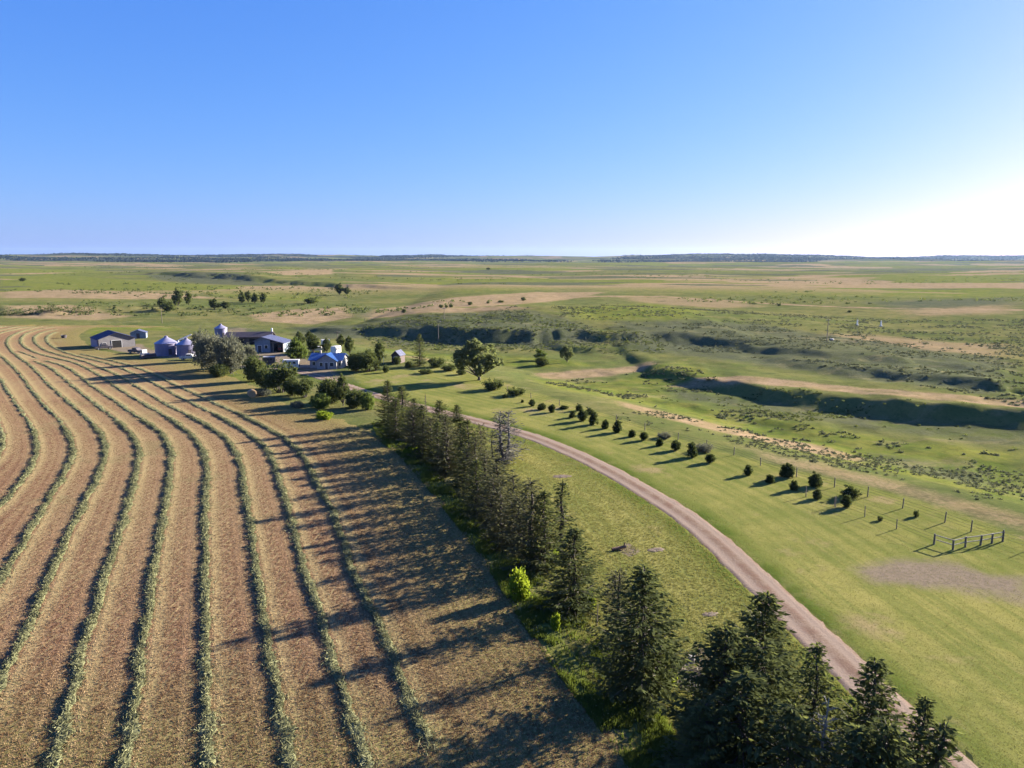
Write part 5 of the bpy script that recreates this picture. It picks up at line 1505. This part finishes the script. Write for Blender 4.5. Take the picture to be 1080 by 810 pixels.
# ---------------------------------------------------------------- small things on the ground
q = G(266, 419)
t = empty('hay_bale', q, R(30), 'round tan hay bale on stubble beside low silver brush', 'hay bale')
m = MB(); m.lathe([(0, -.72), (.6, -.74), (.86, -.7), (.9, -.6), (.9, .6), (.86, .7), (.6, .74), (0, .72)], 24)
o = m.build('bale', 'bale', t, False); o.location = (0, 0, .86); o.rotation_euler = (R(90), 0, 0); o.name = 'hay_roll'
q = G(67.5, 356.5)
t = empty('feed_tub', q, 0, 'small dark tub with reddish earth beside it on the far stubble', 'tub')
MB().lathe([(0, .02), (.8, .0), (1.0, 1.1), (.9, 1.1), (.75, .25), (0, .2)], 14).build('tub', 'dark_metal', t).name = 'shell'
def burrow(px, py, rad, label):
    q = G(px, py)
    t = empty('burrow_mound', q, 0, label, 'dirt mound', 'dirt mounds on the grass')
    V = [(0, 0, .03)]; F = []
    n = 22
    for j, (rr_, z) in enumerate([(.28, .06), (.55, .055), (.8, .03), (1.0, -.05)]):
        for k in range(n):
            a = 2 * math.pi * k / n; w = rr_ * rad * (1 + .22 * math.sin(2 * a + 1) + rng.normal(0, .07))
            V.append((w * math.cos(a) * 1.25, w * math.sin(a), z + rng.normal(0, .025)))
    for k in range(n): F.append((0, 1 + k, 1 + (k + 1) % n))
    for j in range(3):
        for k in range(n): F.append((1 + j * n + k, 1 + (j + 1) * n + k, 1 + (j + 1) * n + (k + 1) % n, 1 + j * n + (k + 1) % n))
    mesh_obj('mound', V, F, M['dirt'], t, True)
    MB().lathe([(0, .075), (rad * .2, .072), (rad * .24, .03)], 12).build('hole', 'hole', t)
burrow(692, 580, .75, 'brown dirt mound with a dark burrow hole on grass right of the log')
burrow(592, 502.5, 1.0, 'reddish dirt mound behind the very narrow spruce')
burrow(749, 648, .55, 'small reddish dirt patch on grass above the foreground clump')
q = G(653, 580)
t = empty('fallen_log', q, R(15), 'short reddish brown log lying on grass left of a brown dirt mound', 'log')
m = MB(); m.tube([(-.8, 0, .14), (0, .04, .2), (.75, -.02, .3)], [.16, .17, .15], 9); m.build('bole', 'log', t)
m = MB(); m.tube([(.5, 0, .3), (.7, .1, .75)], [.09, .05], 6); m.build('branch_stub', 'log', t)
# stump and heap of dead branches
q = G(729, 698)
t = empty('tree_stump', q, 0, 'pale weathered stump above the brush heap in the foreground', 'stump')
MB().lathe([(.42, -.1), (.30, .12), (.26, .45), (.24, .47), (0, .48)], 12).build('bole', 'dead_bark', t)
q = G(732, 716)
m = MB()
for k in range(150):
    a = rng.uniform(0, 6.28); L = rng.uniform(.4, 1.3); c = rng.normal(0, .75, 2)
    d = np.array([math.cos(a), math.sin(a), rng.normal(0, .18)]) * L / 2
    p_ = np.array([c[0], c[1] * .9, .08 + abs(rng.normal(0, .16))])
    m.tube([p_ - d, p_ + rng.normal(0, .06, 3), p_ + d], [.025, .02, .008], 4, False)
tag(m.build('brush_heap', 'twig'), 'heap of dead grey branches below the pale stump', 'brush heap').location = q

# ---------------------------------------------------------------- haze
HZ = 16500
hm = MB().box(-HZ, HZ, -HZ, HZ, -120, 190)
ho = mesh_obj('haze', np.array(hm.v), hm.f, bpy.data.materials.new('haze_air'))
mt = ho.data.materials[0]; mt.use_nodes = True; nt = mt.node_tree; nt.nodes.clear()
out = nt.nodes.new('ShaderNodeOutputMaterial'); vol = nt.nodes.new('ShaderNodeVolumePrincipled')
vol.inputs['Color'].default_value = (.42, .62, 1, 1); vol.inputs['Density'].default_value = 1.7e-5; vol.inputs['Anisotropy'].default_value = .3
nt.links.new(vol.outputs[0], out.inputs['Volume'])
tag(ho, kind='stuff')

# ---------------------------------------------------------------- light
SUN_AZ = R(58.5); SUN_EL = R(17)
w = bpy.data.worlds.new('World'); SC.world = w; w.use_nodes = True
nt = w.node_tree; nt.nodes.clear()
wo = nt.nodes.new('ShaderNodeOutputWorld'); bg = nt.nodes.new('ShaderNodeBackground'); sk = nt.nodes.new('ShaderNodeTexSky')
sk.sky_type = 'NISHITA'; sk.sun_disc = False; sk.sun_elevation = SUN_EL; sk.sun_rotation = SUN_AZ
sk.air_density = 1.0; sk.dust_density = 1.0; sk.ozone_density = 3.0; sk.altitude = 700
bg.inputs[1].default_value = .0525
sp = nt.nodes.new('ShaderNodeSeparateColor'); cb = nt.nodes.new('ShaderNodeCombineColor')
nt.links.new(sk.outputs[0], sp.inputs[0])
for ch, (pw, gain) in enumerate(((1.04, .365), (.72, .72), (.32, 2.35))):     # the camera's response to a bright sky
    a_ = nt.nodes.new('ShaderNodeMath'); a_.operation = 'POWER'; a_.inputs[1].default_value = pw
    b_ = nt.nodes.new('ShaderNodeMath'); b_.operation = 'MULTIPLY'; b_.inputs[1].default_value = gain
    nt.links.new(sp.outputs[ch], a_.inputs[0]); nt.links.new(a_.outputs[0], b_.inputs[0]); nt.links.new(b_.outputs[0], cb.inputs[ch])
nt.links.new(cb.outputs[0], bg.inputs[0]); nt.links.new(bg.outputs[0], wo.inputs[0])
sd = bpy.data.lights.new('sun', 'SUN'); sd.energy = 5.0; sd.angle = R(.53); sd.color = (1, .90, .76)
so = bpy.data.objects.new('sun', sd); COL.objects.link(so)
so.rotation_euler = (R(90) - SUN_EL, 0, -SUN_AZ + math.pi)
SC.view_settings.view_transform = 'Standard'; SC.view_settings.look = 'None'
SC.view_settings.exposure = 2.32; SC.view_settings.gamma = 1.0; SC.view_settings.use_curve_mapping = False
SC.cycles.max_bounces = 6; SC.cycles.diffuse_bounces = 4; SC.cycles.transmission_bounces = 3; SC.cycles.transparent_max_bounces = 4; SC.cycles.volume_bounces = 0
SC.cycles.use_denoising = True
